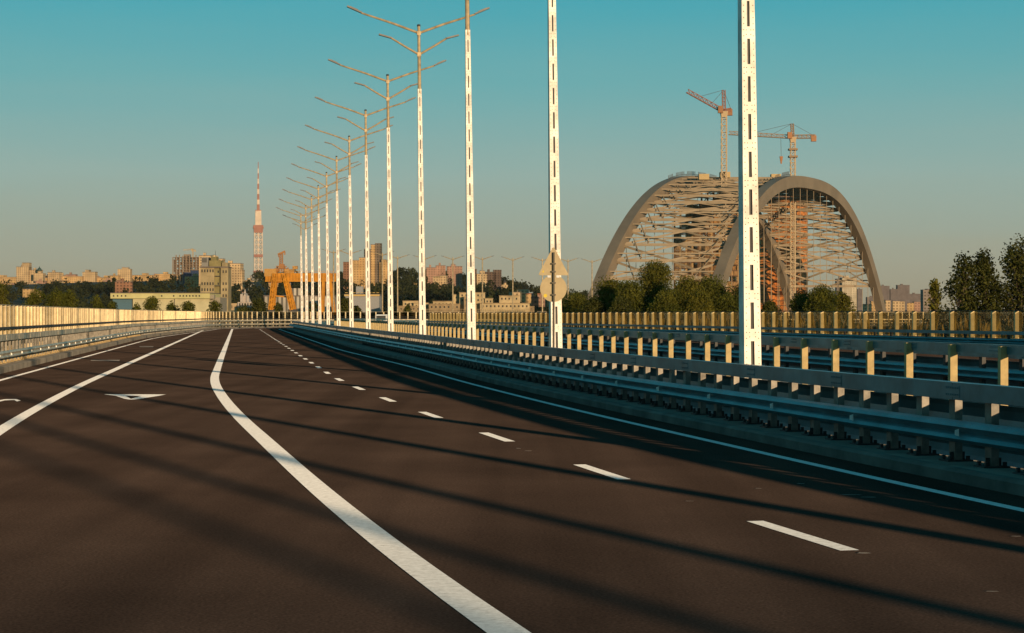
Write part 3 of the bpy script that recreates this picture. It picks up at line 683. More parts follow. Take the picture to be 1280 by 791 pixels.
for i in range(14):
    px = random.uniform(-10, 235); w = random.uniform(7, 15)
    block('city_house', ['small sandy house on the brow of the hill'][0], 'house', 3000-i*6, [(px, px+w, prof(px)-random.uniform(2, 5))], random.choice([fsand, fcream, fpink]), base=prof(px)+4, rz=R(random.uniform(-20, 20)), group='small houses on the brow of the hill')
for i in range(34):
    px = random.uniform(-12, 232); w = random.uniform(5, 16)
    block('city_block', 'low pale block in the crowded city band along the left skyline', 'building', 3120+i*7, [(px, px+w, random.uniform(343.5, 350))], random.choice([fsand, fcream, fsand, fpink]), base=358, rz=R(random.uniform(-15, 15)), group='low blocks in the city band')
for i in range(26):
    px = random.choice([random.uniform(300, 420), random.uniform(490, 740)]); w = random.uniform(4, 9); d = random.uniform(1500, 2500); y = HZ-(hill_z((px-640)*d/F, d)-CAMZ)*F/d
    block('city_house', 'small pale house among the trees of the middle slopes', 'house', d, [(px, px+w, y-random.uniform(5, 8))], random.choice([fsand, fcream, fpink, fgrey]), roof=random.choice([REDROOF, ROOFM]), base=y+2, rz=R(random.uniform(-25, 25)), group='small houses among the trees of the middle slopes')
# church with a green dome by the tall left block
ch = empty('church', tuple(at(48, 352, 3060)), 0, 'small church with a dark dome beside the left apartment block', 'church')
k = 3060/F
b = MB(); b.box(-6*k, 6*k, 0, 14, 0, 10*k); b.build('wall', fcream, ch)
b = MB(); b.tube([(0, 7, 10*k), (0, 7, 13*k)], [2.4*k, 2.4*k], 10); b.build('drum', fcream, ch)
b = MB(); b.tube([(0, 7, 13*k), (0, 7, 14.5*k), (0, 7, 16*k), (0, 7, 17.2*k), (0, 7, 19*k)], [2.7*k, 3*k, 2*k, .6*k, .15*k], 10); b.build('dome', mat('dome_green', (.03, .06, .05), .5), ch, True)
block('apartment_block', 'red brick block standing among the hillside trees', 'building', 1900, [(144, 165, 353), (146, 152, 351)], fbrick, base=370, rz=R(8))
block('hillside_house', 'small yellow house among the dark trees on the left hillside', 'house', 1700, [(28, 39, 362)], fsand, base=372, rz=R(-10))
block('hillside_house', 'narrow pale house right of the small yellow one on the hillside', 'house', 1720, [(43, 51, 364)], fcream, base=372, rz=R(12))
# unfinished tower: slabs and columns
def frame_tower(label, px0, px1, top, base, d, nf, ncol, m, dep=20, mslab=None):
    k = d/F; cx = (px0+px1)/2; root = empty('unfinished_tower', ((cx-640)*k, d, CAMZ+(HZ-base)*k), 0, label, 'building'); W = (px1-px0)*k; H = (base-top)*k
    b = MB()
    for i in range(nf+1): b.box(-W/2, W/2, 0, dep, H*i/nf-.25, H*i/nf+.25)
    b.build('floor_slabs', mslab or m, root)
    for i in range(ncol):
        x = -W/2+W*i/(ncol-1); b = MB(); b.box(x-.6, x+.6, -.1, 1.1, 0, H+random.uniform(0, 4)); b.box(x-.6, x+.6, dep-1.1, dep+.1, 0, H); b.build('column', m, root)
    b = MB(); b.box(-W*.12, W*.12, dep*.3, dep*.7, 0, H+4); b.build('core', m, root)
    im = mat('infill_brown', (.13, .085, .055), .9)
    for i in range(nf):
        for c in range(ncol-1):
            if random.random() < .55: b = MB(); b.box(-W/2+W*c/(ncol-1)+.7, -W/2+W*(c+1)/(ncol-1)-.7, 3, 3.3, H*i/nf+.3, H*(i+1)/nf-.3); b.build('infill_wall', im, root)
    return root
frame_tower('brown unfinished tower with bare floors and columns left of the silo', 216, 249, 322, 362, 2400, 13, 9, mat('raw_concrete', (.22, .16, .11), .9))
block('apartment_block', 'dark blue glass block below the unfinished tower', 'building', 2350, [(229, 238, 341), (238, 247, 338.5)], mat('blue_cladding', (.015, .03, .08), .4), base=362)
block('apartment_block', 'tan block between the dark blue block and the silo', 'building', 2300, [(231, 262, 346)], fsand, base=366, rz=R(5))
block('apartment_block', 'tall stepped cream apartments rising behind the silo tower', 'building', 2200, [(248, 263, 320), (262, 278, 324), (276, 300, 330), (284, 302, 338)], fcream, base=366, rz=R(-6))
block('government_building', 'long low building with columns below the television tower', 'building', 2700, [(300, 328, 351)], fm('colonnade', CREAM, wx=5, wz=40, fx=.45, fz=.8, dark=.4), base=360, rz=R(4))
block('apartment_block', 'low pale sheds at the foot of the television tower', 'building', 3900, [(312, 330, 345), (316, 322, 342)], fgrey, base=356)
# small tower crane over the unfinished tower
CRN = mat('crane_pale', (.40, .30, .18), .6); CRED = mat('crane_red', (.21, .075, .04), .55); CYEL = mat('crane_yellow', (.42, .17, .004), .55, 0, .2, .3)
def lattice(b, a, c, w, n, th, tri=False):
    a = Vector(a); c = Vector(c); t_ = (c-a).normalized(); up = Vector((0, 0, 1)) if abs(t_.z) < .9 else Vector((0, 1, 0))
    x = t_.cross(up).normalized(); z = x.cross(t_).normalized()
    cs = [(-1, -1), (1, -1), (1, 1), (-1, 1)] if not tri else [(-1, -1), (1, -1), (0, 1)]
    pt = lambda q, i: a.lerp(c, i/n)+x*q[0]*w/2+z*q[1]*w/2
    for q in cs: b.bar(pt(q, 0), pt(q, n), th)
    for i in range(n):
        for j in range(len(cs)):
            q, r_ = cs[j], cs[(j+1) % len(cs)]
            b.bar(pt(q, i), pt(r_, i+1), th*.7); b.bar(pt(q, i), pt(r_, i), th*.7)
def tower_crane(label, px, d, base, mast_top, apex, jib, cj, mw, mats, hook=None, collars=()):
    """rows and columns of the photo, all at distance d"""
    k = d/F; q = lambda x, y: Vector(((x-px)*k, 0, (base-y)*k))
    root = empty('tower_crane', tuple(at(px, base, d)), 0, label, 'crane')
    b = MB(); n = max(6, int((base-mast_top)*k/(mw*1.3))); lattice(b, q(px, base), q(px, mast_top), mw, n, mw*.16); b.build('mast', mats[0], root)
    b = MB(); lattice(b, q(px, mast_top), q(*apex), mw*.6, 6, mw*.12); b.build('tower_head', mats[1], root)
    b = MB(); lattice(b, q(px, mast_top-1.5), q(*jib), mw*.75, max(8, int(abs(jib[0]-px)*k/(mw*1.1))), mw*.13, True); b.build('jib', mats[1], root)
    b = MB(); lattice(b, q(px, mast_top-1.5), q(*cj), mw*.75, 5, mw*.13); arm = b.build('counter_jib', mats[1], root)
    c = q(*cj); b = MB(); b.box(c.x-.9*mw, c.x+.2*mw, -mw*.4, mw*.4, c.z-1.1*mw, c.z+.2*mw); b.build('counterweight', mats[2], arm)
    b = MB(); b.box(-1.3*mw, -.3*mw, -mw*1.3, -mw*.4, q(px, mast_top).z-.2*mw, q(px, mast_top).z+1.2*mw); b.build('cab', mats[2], root)
    b = MB(); b.taper(q(px, mast_top).z-1.0*mw, q(px, mast_top).z+.2*mw, .55*mw, .75*mw); b.build('slewing_ring', mats[0], root)
    for f in (.35, .7):
        b = MB(); b.bar(q(*apex), q(px, mast_top-1.5).lerp(q(*jib), f), mw*.07); b.build('tie_cable', DARK, root)
    b = MB(); b.bar(q(*apex), c, mw*.07); b.build('tie_cable', DARK, root)
    for y in collars:
        b = MB(); b.box(-.95*mw, .95*mw, -.95*mw, .95*mw, q(px, y).z-.25*mw, q(px, y).z+.15*mw); b.build('mast_collar', mats[1], root)
    if hook:
        b = MB(); z1 = q(*hook[0]).z
        b.bar(q(*hook[0]), q(*hook[1]), mw*.07); hk = b.build('hoist_rope', DARK, root); v = q(*hook[1]); b = MB(); b.taper(v.z-1.6*mw, v.z, .12*mw, .35*mw, M=Matrix.Translation((v.x, 0, 0))); b.build('hook_block', mats[2], hk)
    return root
tower_crane('tiny pale tower crane above the unfinished tower', 241, 2420, 324, 313.5, (241, 311), (229, 313), (244.5, 313.5), 1.6, (CRN, CRN, CRN))

# television tower
D = 4500; k = D/F; tv = empty('television_tower', tuple(at(322.8, 352, D)), R(10), 'red and white lattice television tower with tall needle mast', 'tower')
zz = lambda y: (352-y)*k
TVW = mat('tower_white', (.50, .40, .31), .6, 0, .15, .05); TVR = mat('tower_red', (.26, .11, .08), .6, 0, .15, .05)
b = MB()
for zi in range(9):
    y0 = 344-(344-288)*zi/9; y1 = 344-(344-288)*(zi+1)/9; w = 10.0*k/2
    cs = [(-w, -w), (w, -w), (w, w), (-w, w)]
    for j in range(4):
        (xa, ya), (xb, yb) = cs[j], cs[(j+1) % 4]
        for f in (0, .5): 
            b.bar((xa+(xb-xa)*f, ya+(yb-ya)*f, zz(y0)), (xa+(xb-xa)*f, ya+(yb-ya)*f, zz(y1)), 1.6)
            b.bar((xa+(xb-xa)*f, ya+(yb-ya)*f, zz(y0)), (xa+(xb-xa)*(f+.5), ya+(yb-ya)*(f+.5), zz(y1)), .9); b.bar((xa+(xb-xa)*(f+.5), ya+(yb-ya)*(f+.5), zz(y0)), (xa+(xb-xa)*f, ya+(yb-ya)*f, zz(y1)), .9)
        b.bar((xa, ya, zz(y0)), (xb, yb, zz(y0)), 1.8)
    b.taper(zz(y0), zz(y1), .8*k/2, .8*k/2)
b.build('lattice_trunk', TVW, tv)
b = MB(); b.taper(0, zz(341), 9*k, 5.5*k); b.taper(zz(341), zz(339), 6*k, 6*k); b.build('tower_foot', mat('foot_grey', (.16, .13, .12), .8), tv)
for y0, y1, w in ((322, 318.5, 5.6), (341, 339, 6.2)):
    b = MB(); b.taper(zz(y0), zz(y1), w*k, w*k); b.build('platform', TVR, tv)
b = MB(); b.taper(zz(291.5), zz(282), 5.4*k, 6*k); b.taper(zz(286), zz(284), 6.5*k, 6.5*k); b.build('upper_platform', TVR, tv)
b = MB(); b.taper(zz(282), zz(264), 3.9*k, 3.6*k); b.build('upper_trunk', TVW, tv)
ys = [264, 256, 250, 243, 237, 230, 224, 217, 211, 203]
b = MB(); b.taper(zz(264.5), zz(263), 3.6*k, 3.6*k); b.build('mast_ring', TVR, tv)
for i in range(9):
    w0 = 1.7-.15*i; b = MB(); b.taper(zz(ys[i]), zz(ys[i+1]), w0*k, (w0-.1)*k); b.build('mast_section', TVR if i % 2 == 0 else TVW, tv)

# silo tower and the warehouse beside it
def windowed(name, parent, x0, x1, y, zs, n, w, h, mframe):
    for z in zs:
        for i in range(n):
            x = x0+(x1-x0)*(i+.5)/n; b = MB(); b.box(x-w/2, x+w/2, y-.08, y+.05, z-h/2, z+h/2); b.build(name, mframe, parent)
WIN = mat('dark_window', (.03, .028, .025), .25, 0, .1, 2, .5)
D = 640; k = D/F; q = lambda x: (x-268)*k; zq = lambda y: (396-y)*k
SILO = mat('silo_render', (.27, .215, .12), .85, 0, .2, .25); SILO2 = mat('silo_render_green', (.20, .17, .075), .85, 0, .22, .25)
si = empty('silo_tower', tuple(at(268, 396, D)), R(2), 'tall pale grain silo tower with small windows and roof cabins', 'silo')
b = MB(); b.box(q(250.5), q(268), 0, 9, 0, zq(335)); w1 = b.build('wall', SILO, si)
b = MB(); b.box(q(268.01), q(276), .8, 9, 0, zq(335)); w2 = b.build('wall', SILO2, si)
b = MB(); b.box(q(276.01), q(285.3), -.5, 9, 0, zq(335)); w3 = b.build('wall', SILO, si)
b = MB(); b.box(q(249.8), q(286), -.8, 9.5, zq(335)+.01, zq(333.6)); b.build('roof_slab', ROOFM, si)
b = MB(); b.box(q(251.5), q(260), 1, 8, zq(333.5), zq(322)); c1 = b.build('roof_cabin', fgrey, si)
b = MB(); b.box(q(261), q(276), 1, 8, zq(333.5), zq(326)); b.box(q(263), q(270), 1.5, 7.5, zq(325.9), zq(321)); c2 = b.build('roof_cabin', SILO2, si)
b = MB(); b.box(q(277), q(284), 1, 8, zq(333.5), zq(328.5)); c3 = b.build('roof_cabin', SILO, si)
b = MB(); b.tube([(q(267.5), 4, zq(321)), (q(267.5), 4, zq(313))], [.1, .05], 6); b.build('antenna', DARK, si)
b = MB(); b.tube([(q(266), 3, zq(324)), (q(266), 3, zq(319.5)), (q(266), 3, zq(318.5))], [.9, .9, .3], 10); b.build('roof_tank', POLETOP, si)
windowed('window', w1, q(251), q(268), 0, (zq(339), zq(355), zq(362.5)), 5, .42, .95, WIN)
windowed('window', w3, q(277.5), q(284.5), -.5, (zq(340), zq(355), zq(362.5), zq(370), zq(381)), 2, .42, .9, WIN)
windowed('window', w2, q(269), q(276), .8, (zq(340), zq(355)), 1, .42, .8, WIN)
for y in (346, 358, 370): b = MB(); b.box(q(268.5), q(275.5), -.35, .79, zq(y), zq(y)+.25); b.build('stair_landing', DARK, si)
WH = mat('warehouse_wall', (.40, .36, .22), .85, 0, .14, .2); D = 600; k = D/F; q = lambda x: (x-200)*k; zq = lambda y: (396-y)*k
wa = empty('warehouse', tuple(at(200, 396, D)), 0, 'long pale yellow warehouse with a flat overhanging roof band', 'warehouse')
b = MB(); b.box(q(166), q(262), 0, 20, 0, zq(373.8)); ww = b.build('wall', WH, wa)
b = MB(); b.box(q(140), q(165.9), 1, 18, 0, zq(374)); b.build('wall', mat('blue_wall', (.06, .12, .16), .7), wa)
b = MB(); b.box(q(139), q(263), -1.2, 21, zq(373.6), zq(367.2)); rb = b.build('roof_band', mat('warehouse_band', (.42, .38, .18), .8, 0, .1, .2), wa)
b = MB(); b.box(q(138.6), q(263.4), -1.4, 21.2, zq(367.1), zq(366.3)); b.build('roof', ROOFM, wa)
for x in [143, 148, 153, 158] + [203, 218, 226, 230, 234, 238, 242, 246, 250]:
    b = MB(); b.box(q(x)-.22, q(x)+.22, -1.26, -1.1, zq(371.3), zq(369.4)); b.build('vent_window', WIN, rb)
b = MB(); b.box(q(217.6), q(218.4), -.12, .05, 0, zq(374)); b.build('drain_pipe', DARK, ww)
b = MB(); b.box(q(190), q(190.6), -.12, .05, 0, zq(374)); b.build('drain_pipe', WH, ww)
b = MB(); b.box(q(262.02), q(274), 2, 16, 0, zq(372)); b.box(q(262.1), q(268), -.5, 2, zq(374), zq(369)); b.build('annex', mat('annex_grey', (.24, .21, .16), .85), wa)

# pointed house
D = 900; k = D/F; q = lambda x: (x-306)*k; zq = lambda y: (394-y)*k
go = empty('pointed_house', tuple(at(306, 394, D)), 0, 'pale ornate house with a steep pointed gable and spire', 'house'); PALE = mat('pale_stucco', (.36, .31, .27), .85)
b = MB(); b.box(q(297), q(315.5), 0, 9, 0, zq(378)); wl_ = b.build('wall', PALE, go)
def gable(x0, x1, yb, yt, y0, y1, name, m, par):
    b = MB(); xm = (x0+x1)/2
    b.add([(q(x0), y0, zq(yb)), (q(x1), y0, zq(yb)), (q(xm), y0, zq(yt)), (q(x0), y1, zq(yb)), (q(x1), y1, zq(yb)), (q(xm), y1, zq(yt))], [(0, 1, 2), (5, 4, 3), (0, 3, 4, 1), (1, 4, 5, 2), (2, 5, 3, 0)]); return b.build(name, m, par)
gable(300.5, 311.5, 378, 366.8, -.3, 8, 'gable', PALE, go)
b = MB(); b.taper(zq(378), zq(368), .6, .6, M=Matrix.Translation((q(302.3), -.5, 0))); b.build('turret', PALE, go); b = MB(); b.taper(zq(378), zq(370), .6, .6, M=Matrix.Translation((q(310), -.5, 0))); b.build('turret', PALE, go)
b = MB(); b.taper(zq(367), zq(361.5), .5, .06, M=Matrix.Translation((q(306), 1, 0))); b.build('spire', PALE, go)
windowed('window', wl_, q(298), q(315), 0, (zq(381), zq(386)), 5, .7, 1.2, WIN)
b = MB(); b.box(q(288), q(296.8), 1, 10, 0, zq(379.5)); b.build('side_wing', fcream, go)

# gantry crane
D = 700; k = D/F; q = lambda x, y, dy=0: Vector(((x-375)*k, dy, (396-y)*k))
ga = empty('gantry_crane', tuple(at(375, 396, D)), 0, 'yellow gantry crane with splayed legs and a machine house, seen through the lamp poles', 'crane')
b = MB(); b.box(q(332, 0).x, q(420, 0).x, -1.2, 1.4, q(0, 352).z, q(0, 342).z); 
for i in range(23): x = q(333+i*3.8, 0).x; b.box(x-.12, x+.12, -1.45, -1.2, q(0, 351.9).z, q(0, 342.1).z)
b.box(q(332, 0).x, q(420, 0).x, -1.7, -1.2, q(0, 352.6).z, q(0, 351.2).z); gd = b.build('girder', CYEL, ga)
b = MB(); b.box(q(331, 0).x, q(346, 0).x, -1.5, 1.7, q(0, 346).z, q(0, 336.5).z); b.build('trolley_house', mat('crane_brown', (.38, .20, .05), .6), ga)
for xs in ((344, 339.5), (356, 366.5)):
    for dy in (-2.5, 2.5):
        b = MB(); a_, c_ = q(xs[0], 343, dy*.4), q(xs[1], 388, dy); lattice(b, a_, c_, 1.5, 7, .34); b.bar(a_, c_, .75, 1.3); lg = b.build('leg', CYEL, ga)
        b = MB(); f = q(xs[1], 392, dy); b.box(f.x-1.6, f.x+1.6, f.y-.6, f.y+.6, 0, q(0, 387).z); b.build('bogie', DARK, lg)
for xs in ((405, 403), (412, 418)):
    for dy in (-2.0, 2.0):
        b = MB(); b.bar(q(xs[0], 342, dy*.5), q(xs[1], 394, dy), 1.0, 1.2); b.build('leg', CYEL, ga)
b = MB(); b.bar(q(341, 370), q(362.5, 372), .5); b.build('tie_beam', CYEL, ga)
b = MB(); b.bar(q(340.3, 352.2), q(359, 352.4), .8); b.build('tie_beam', CYEL, ga)
b = MB(); lattice(b, q(346, 336.2), q(358, 336.2), 1.8, 4, .3); lattice(b, q(345, 341), q(346, 336), 1.2, 2, .3); lattice(b, q(358, 341), q(358, 335), 1.2, 2, .3); b.build('top_frame', mat('rusty_crane_steel', (.30, .14, .05), .7), ga)
b = MB(); b.box(q(349, 0).x, q(355.5, 0).x, -1, 1, q(0, 335.9).z, q(0, 330.5).z); b.build('machine_house', mat('rust_house', (.28, .13, .05), .7), ga)
b = MB(); lattice(b, q(351.5, 330.4), q(351.5, 317), 1.1, 5, .22); b.bar(q(347.5, 318.5), q(356.5, 314.5), .5, .7); b.bar(q(347.5, 318), q(348.5, 322), .3); b.bar(q(356, 315), q(356, 319), .4); b.build('mast_hoist', bpy.data.materials['rusty_crane_steel'], ga)
b = MB(); b.box(q(356, 0).x, q(368, 0).x, -1.2, 1, q(0, 341.9).z, q(0, 337).z); b.box(q(366, 0).x, q(372, 0).x, -1.2, 1, q(0, 337).z, q(0, 333).z); b.build('drive_cabin', mat('crane_ochre', (.36, .19, .05), .6, 0, .4, .6), ga)
b = MB()
for i in range(45): x = q(332+i*2, 0).x; b.bar((x, -1.25, q(0, 341.95).z), (x, -1.25, q(0, 339.5).z), .07)
b.bar((q(332, 0).x, -1.25, q(0, 339.5).z), (q(420, 0).x, -1.25, q(0, 339.5).z), .07); b.build('walkway_rail', CYEL, gd)

# sheds behind the crane
block('shed', 'low hall with pale vertical strips behind the gantry crane legs', 'building', 820, [(330, 418, 371)], fm('strips', (.40, .36, .30), wx=2.0, wz=40, fx=.45, fz=.95, dark=.25), base=396, depth=20)
block('hall', 'grey hall with a notched yellow roof edge between the lamp poles', 'building', 760, [(431, 474, 369.5)], mat('hall_grey', (.23, .23, .23), .8), base=396, depth=14)
hl = [o for o in COL.objects if o.get('label', '').startswith('grey hall with a notched')][0]
k = 760/F
for i in range(9):
    x = (-21+i*4.9)*k; b = MB(); b.box(x, x+3.4*k*.9, -.6, .6, (396-369.4)*k+.9, (396-366.0)*k); b.build('roof_tooth', mat('tooth_yellow', (.46, .32, .12), .8) if i == 0 else bpy.data.materials['tooth_yellow'], hl)
b = MB(); b.box(-22*k, 22*k, -.7, .0-.01, (396-370.5)*k, (396-368.6)*k); b.build('roof_edge', bpy.data.materials['tooth_yellow'], hl)

# middle city
block('apartment_block', 'big sand coloured apartment group with a tall dark edged tower, behind the lamp poles', 'building', 2300, [(428, 440, 328, 4, fbrick), (440, 448, 326), (448, 457, 322.5, 5), (457, 462, 312, 9, fm('dkgrey', (.15, .12, .09))), (462, 467, 306, 9), (467, 474, 304.5, 12, fm('dkgrey', (.15, .12, .09))), (473, 487, 328), (476, 482, 325.5, 6)], fsand, base=366, rz=R(-5))
block('apartment_block', 'dark narrow tower block left of the sand coloured group', 'building', 2380, [(455, 461, 312)], fm('dkgrey', (.13, .11, .10)), base=366)
block('apartment_block', 'pink twin apartment towers on the wooded ridge', 'building', 2400, [(533, 545, 335), (545, 557, 332.5), (559, 578, 333.5), (564, 570, 331.5)], fpink, base=362, rz=R(4))
block('apartment_block', 'low cream block in front of the pink twin towers', 'building', 2250, [(541, 550, 346), (550, 557, 345)], fcream, base=364, rz=R(-8))
block('apartment_block', 'cream gabled apartments with dark brown flanks on the ridge', 'building', 2350, [(592, 596, 337, 3, fm('brown', (.12, .08, .06))), (596, 609, 343), (600, 606, 339), (610, 620, 343), (605, 620, 340.5, 4, fm('brown', (.12, .08, .06))), (617, 627, 338, 4, fm('brown', (.12, .08, .06)))], fcream, base=364, rz=R(3))
block('apartment_block', 'distant pale blocks between the sand group and the pink towers', 'building', 2900, [(498, 508, 352), (516, 530, 354), (508, 520, 356)], fcream, base=366)
cp = empty('chapel', tuple(at(631, 362, 2300)), 0, 'small chapel with a dark dome on the ridge right of the gabled apartments', 'church'); k = 2300/F
b = MB(); b.box(-4*k, 4*k, 0, 8, 0, 5.5*k); b.build('wall', fcream, cp)
b = MB(); b.tube([(0, 4, 5.5*k), (0, 4, 8*k)], [2.2*k, 2.2*k], 10); b.build('drum', fcream, cp)
b = MB(); b.tube([(0, 4, 8*k), (0, 4, 9.6*k), (0, 4, 11*k), (0, 4, 13.5*k)], [2.5*k, 2.4*k, .8*k, .15*k], 10); b.build('dome', mat('dome_dark', (.04, .035, .03), .5), cp, True)
hs = [(640, 650, 366, 1500, fcream, 'white house with a dark roof on the slope below the chapel'), (646, 658, 362, 1600, fcream, 'long white house with a red roof on the slope'), (652, 664, 368, 1450, fsand, 'orange toned house on the slope above the works'), (664, 672, 372, 1400, fbrick, 'brick house right of the orange toned house'), (672, 684, 368, 1500, fpink, 'pink house with a red roof left of the road signs'), (684, 697, 373, 1400, fsand, 'sandy house just behind the road signs'), (703, 714, 374, 1500, fcream, 'small pale house right of the road signs')]
for i, (a, b_, top, d, m_, lb) in enumerate(hs):
    ho = block('house', lb, 'house', d, [(a, b_, top)], m_, roof=REDROOF if i in (1, 2, 4) else ROOFM, base=384, rz=R(random.uniform(-15, 15)), group='houses on the slope')
# beige works
D = 720; WK = mat('works_plaster', (.38, .29, .16), .85, 0, .2, .3); WK2 = mat('works_plaster_dark', (.25, .18, .10), .85, 0, .25, .3)
k = D/F; q = lambda x: (x-585)*k; zq = lambda y: (396-y)*k
wk = empty('harbour_works', tuple(at(585, 396, D)), 0, 'long beige harbour works of stepped flat roofed parts behind the far fence', 'building')
for x0, x1, top, y0, m_ in [(497, 536, 383.5, 4, WK2), (502, 528, 377, 8, WK), (516, 548, 379.5, 6, WK), (536, 575, 381, 0, WK2), (541, 566, 377.5, 2, WK), (566, 574, 369, 6, WK), (574, 606, 366.5, 3, WK), (580, 590, 372, -.6, WK2), (606, 616, 374, 2, WK), (600, 662, 380, 0, WK), (624, 649, 370.5, 4, WK), (650, 668, 384, 1, WK2)]:
    b = MB(); b.box(q(x0), q(x1), y0, y0+9, 0, zq(top)); w_ = b.build('wall', m_, wk)
    b = MB(); b.box(q(x0)-.15, q(x1)+.15, y0-.2, y0+9.1, zq(top)+.01, zq(top)+.3); b.build('roof', WK2, w_)
    nwin = max(1, int((x1-x0)/5))
    windowed('window', w_, q(x0+1), q(x1-1), y0, (zq(top+3.2),) if top > 370 else (zq(top+3.0), zq(top+9)), nwin, .55, .75, WIN)
b = MB()
for i in range(80): x = q(498+i*2.1); b.bar((x, -6, zq(392)), (x, -6, zq(386.5)), .13)
b.bar((q(498), -6, zq(387)), (q(666), -6, zq(387)), .12); b.build('yard_railing', WK2, wk)

# distant thin lamps along the road after the bend
DL = ['thin two armed lamp post left of the sand apartment group', 'thin two armed lamp post in front of the sand apartment group', 'thin two armed lamp post at the right end of the sand group', 'thin two armed lamp post among the trees right of the fourth lamp pole', 'thin two armed lamp post in front of the pink towers left half', 'thin two armed lamp post in front of the pink towers right half', 'thin two armed lamp post over the beige works tower', 'thin two armed lamp post right of the chapel', 'thin two armed lamp post half behind the road signs, on their left', 'thin two armed lamp post just right of the road signs', 'thin two armed lamp post next to the left arch foot']
proto = None; D = 440
for i, (px, top) in enumerate([(417, 312), (437, 313.5), (478, 315), (497, 319), (531, 320), (566, 320.5), (603, 320.5), (641, 321.5), (678, 322), (710, 323), (740, 324)]):
    d = D+i*4; H = CAMZ+(HZ-top)*d/F
    if proto is None:
        proto = empty('thin_lamp_post', (0, 0, 0)); b = MB(); b.tube([(0, 0, -2), (0, 0, H-.3)], [.2, .13], 7); b.build('mast', POLETOP, proto)
        for sg_ in (-1, 1):
            b = MB(); b.tube([(0, 0, H-.9), (sg_*1.2, 0, H-.45), (sg_*2.3, 0, H-.1)], [.12, .1, .09], 6); ar = b.build('lamp_arm', POLETOP, proto)
            b = MB(); b.bar((sg_*2.25, 0, H-.1), (sg_*2.9, 0, H+.05), .25, .1); b.build('lamp_head', LAMP, ar)
        o = proto
        H0 = H
    else: o = copy_tree(proto)
    o.location = ((px-640)*d/F, d, H-H0); o.rotation_euler = (0, 0, R(random.uniform(-6, 6))); tag(o, DL[i], 'lamp post', 'thin distant lamp posts')

# white van
van = empty('van', (at(482, 400, 306).x, 306, 0), R(-14), 'white van driving round the far bend of the road', 'van')
b = MB(); pr = [(-2.4, .35), (-2.4, 1.75), (-2.2, 1.95), (.9, 1.95), (1.6, 1.25), (2.4, 1.05), (2.45, .4)]
n = len(pr); b.add([(-.95, y, z) for y, z in pr]+[(.95, y, z) for y, z in pr], [tuple(range(n)), tuple(reversed(range(n, 2*n)))]+[(i, n+i, n+(i+1) % n, (i+1) % n) for i in range(n)]); fix(b.build('body', WHITE, van))
b = MB(); b.box(-.8, .8, -2.43, -2.39, 1.15, 1.7); b.build('rear_window', WIN, van)
b = MB(); b.box(-.97, -.94, -.2, 1.0, 1.2, 1.7); b.box(.94, .97, -.2, 1.0, 1.2, 1.7); b.build('side_window', WIN, van)
for x in (-.9, .9):
    for y in (-1.5, 1.5): b = MB(); b.tube([(x-.12, y, .34), (x+.12, y, .34)], [.34, .34], 14); b.build('wheel', DARK, van)

# ------------------------------------------------------------------ the arch bridge
ARCH = mat('arch_steel', (.19, .15, .105), .6, .1, .12, .05); BRACE = mat('brace_steel', (.22, .17, .11), .6, .1, .15, .1)
A0 = Vector((39.5, 1000, 0)); A1 = Vector((202, 1320, 0)); B0 = Vector((104, 1000, 0)); B1 = Vector((264, 1320, 0)); ZB = -6.0; HA = 89.5
ab = empty('arch_bridge', (0, 0, 0), 0, 'huge unfinished steel arch bridge of two braced ribs under construction', 'bridge')
def rib_pt(a, c, t_, dz=0):
    u = abs(2*t_-1); p_ = a.lerp(c, t_); p_.z = ZB+HA*(1-u**2.6)+dz; return p_
axis = (A1-A0).normalized(); side = Vector((axis.y, -axis.x, 0))
def rib(a, c):
    n = 72; b = MB(); pr = [(-2.6, -3.4), (-2.6, 3.0), (-2.1, 3.4), (2.1, 3.4), (2.6, 3.0), (2.6, .4), (3.0, .4), (3.0, -.4), (2.6, -.4), (2.6, -3.4)]
    pr = [(-2.4, -3.6), (-2.4, -.6), (-3.3, -.6), (-3.3, .1), (-2.9, .1), (-2.9, 2.6), (-3.3, 2.6), (-3.3, 3.5), (2.8, 3.5), (2.8, -3.6)]
    m_ = len(pr)
    for i in range(n+1):
        t_ = i/n; p_ = rib_pt(a, c, t_); e = (rib_pt(a, c, min(1, t_+.002))-rib_pt(a, c, max(0, t_-.002))).normalized(); up = side.cross(e).normalized(); up = up if up.z > 0 else -up
        for x, y in pr: b.v.append(tuple(p_+side*x+up*y))
    for i in range(n):
        for j in range(m_): b.f.append((i*m_+j, i*m_+(j+1) % m_, (i+1)*m_+(j+1) % m_, (i+1)*m_+j))
    return fix(b.build('arch_rib', ARCH, ab))
rA = rib(A0, A1); rB = rib(B0, B1)
NS = 31
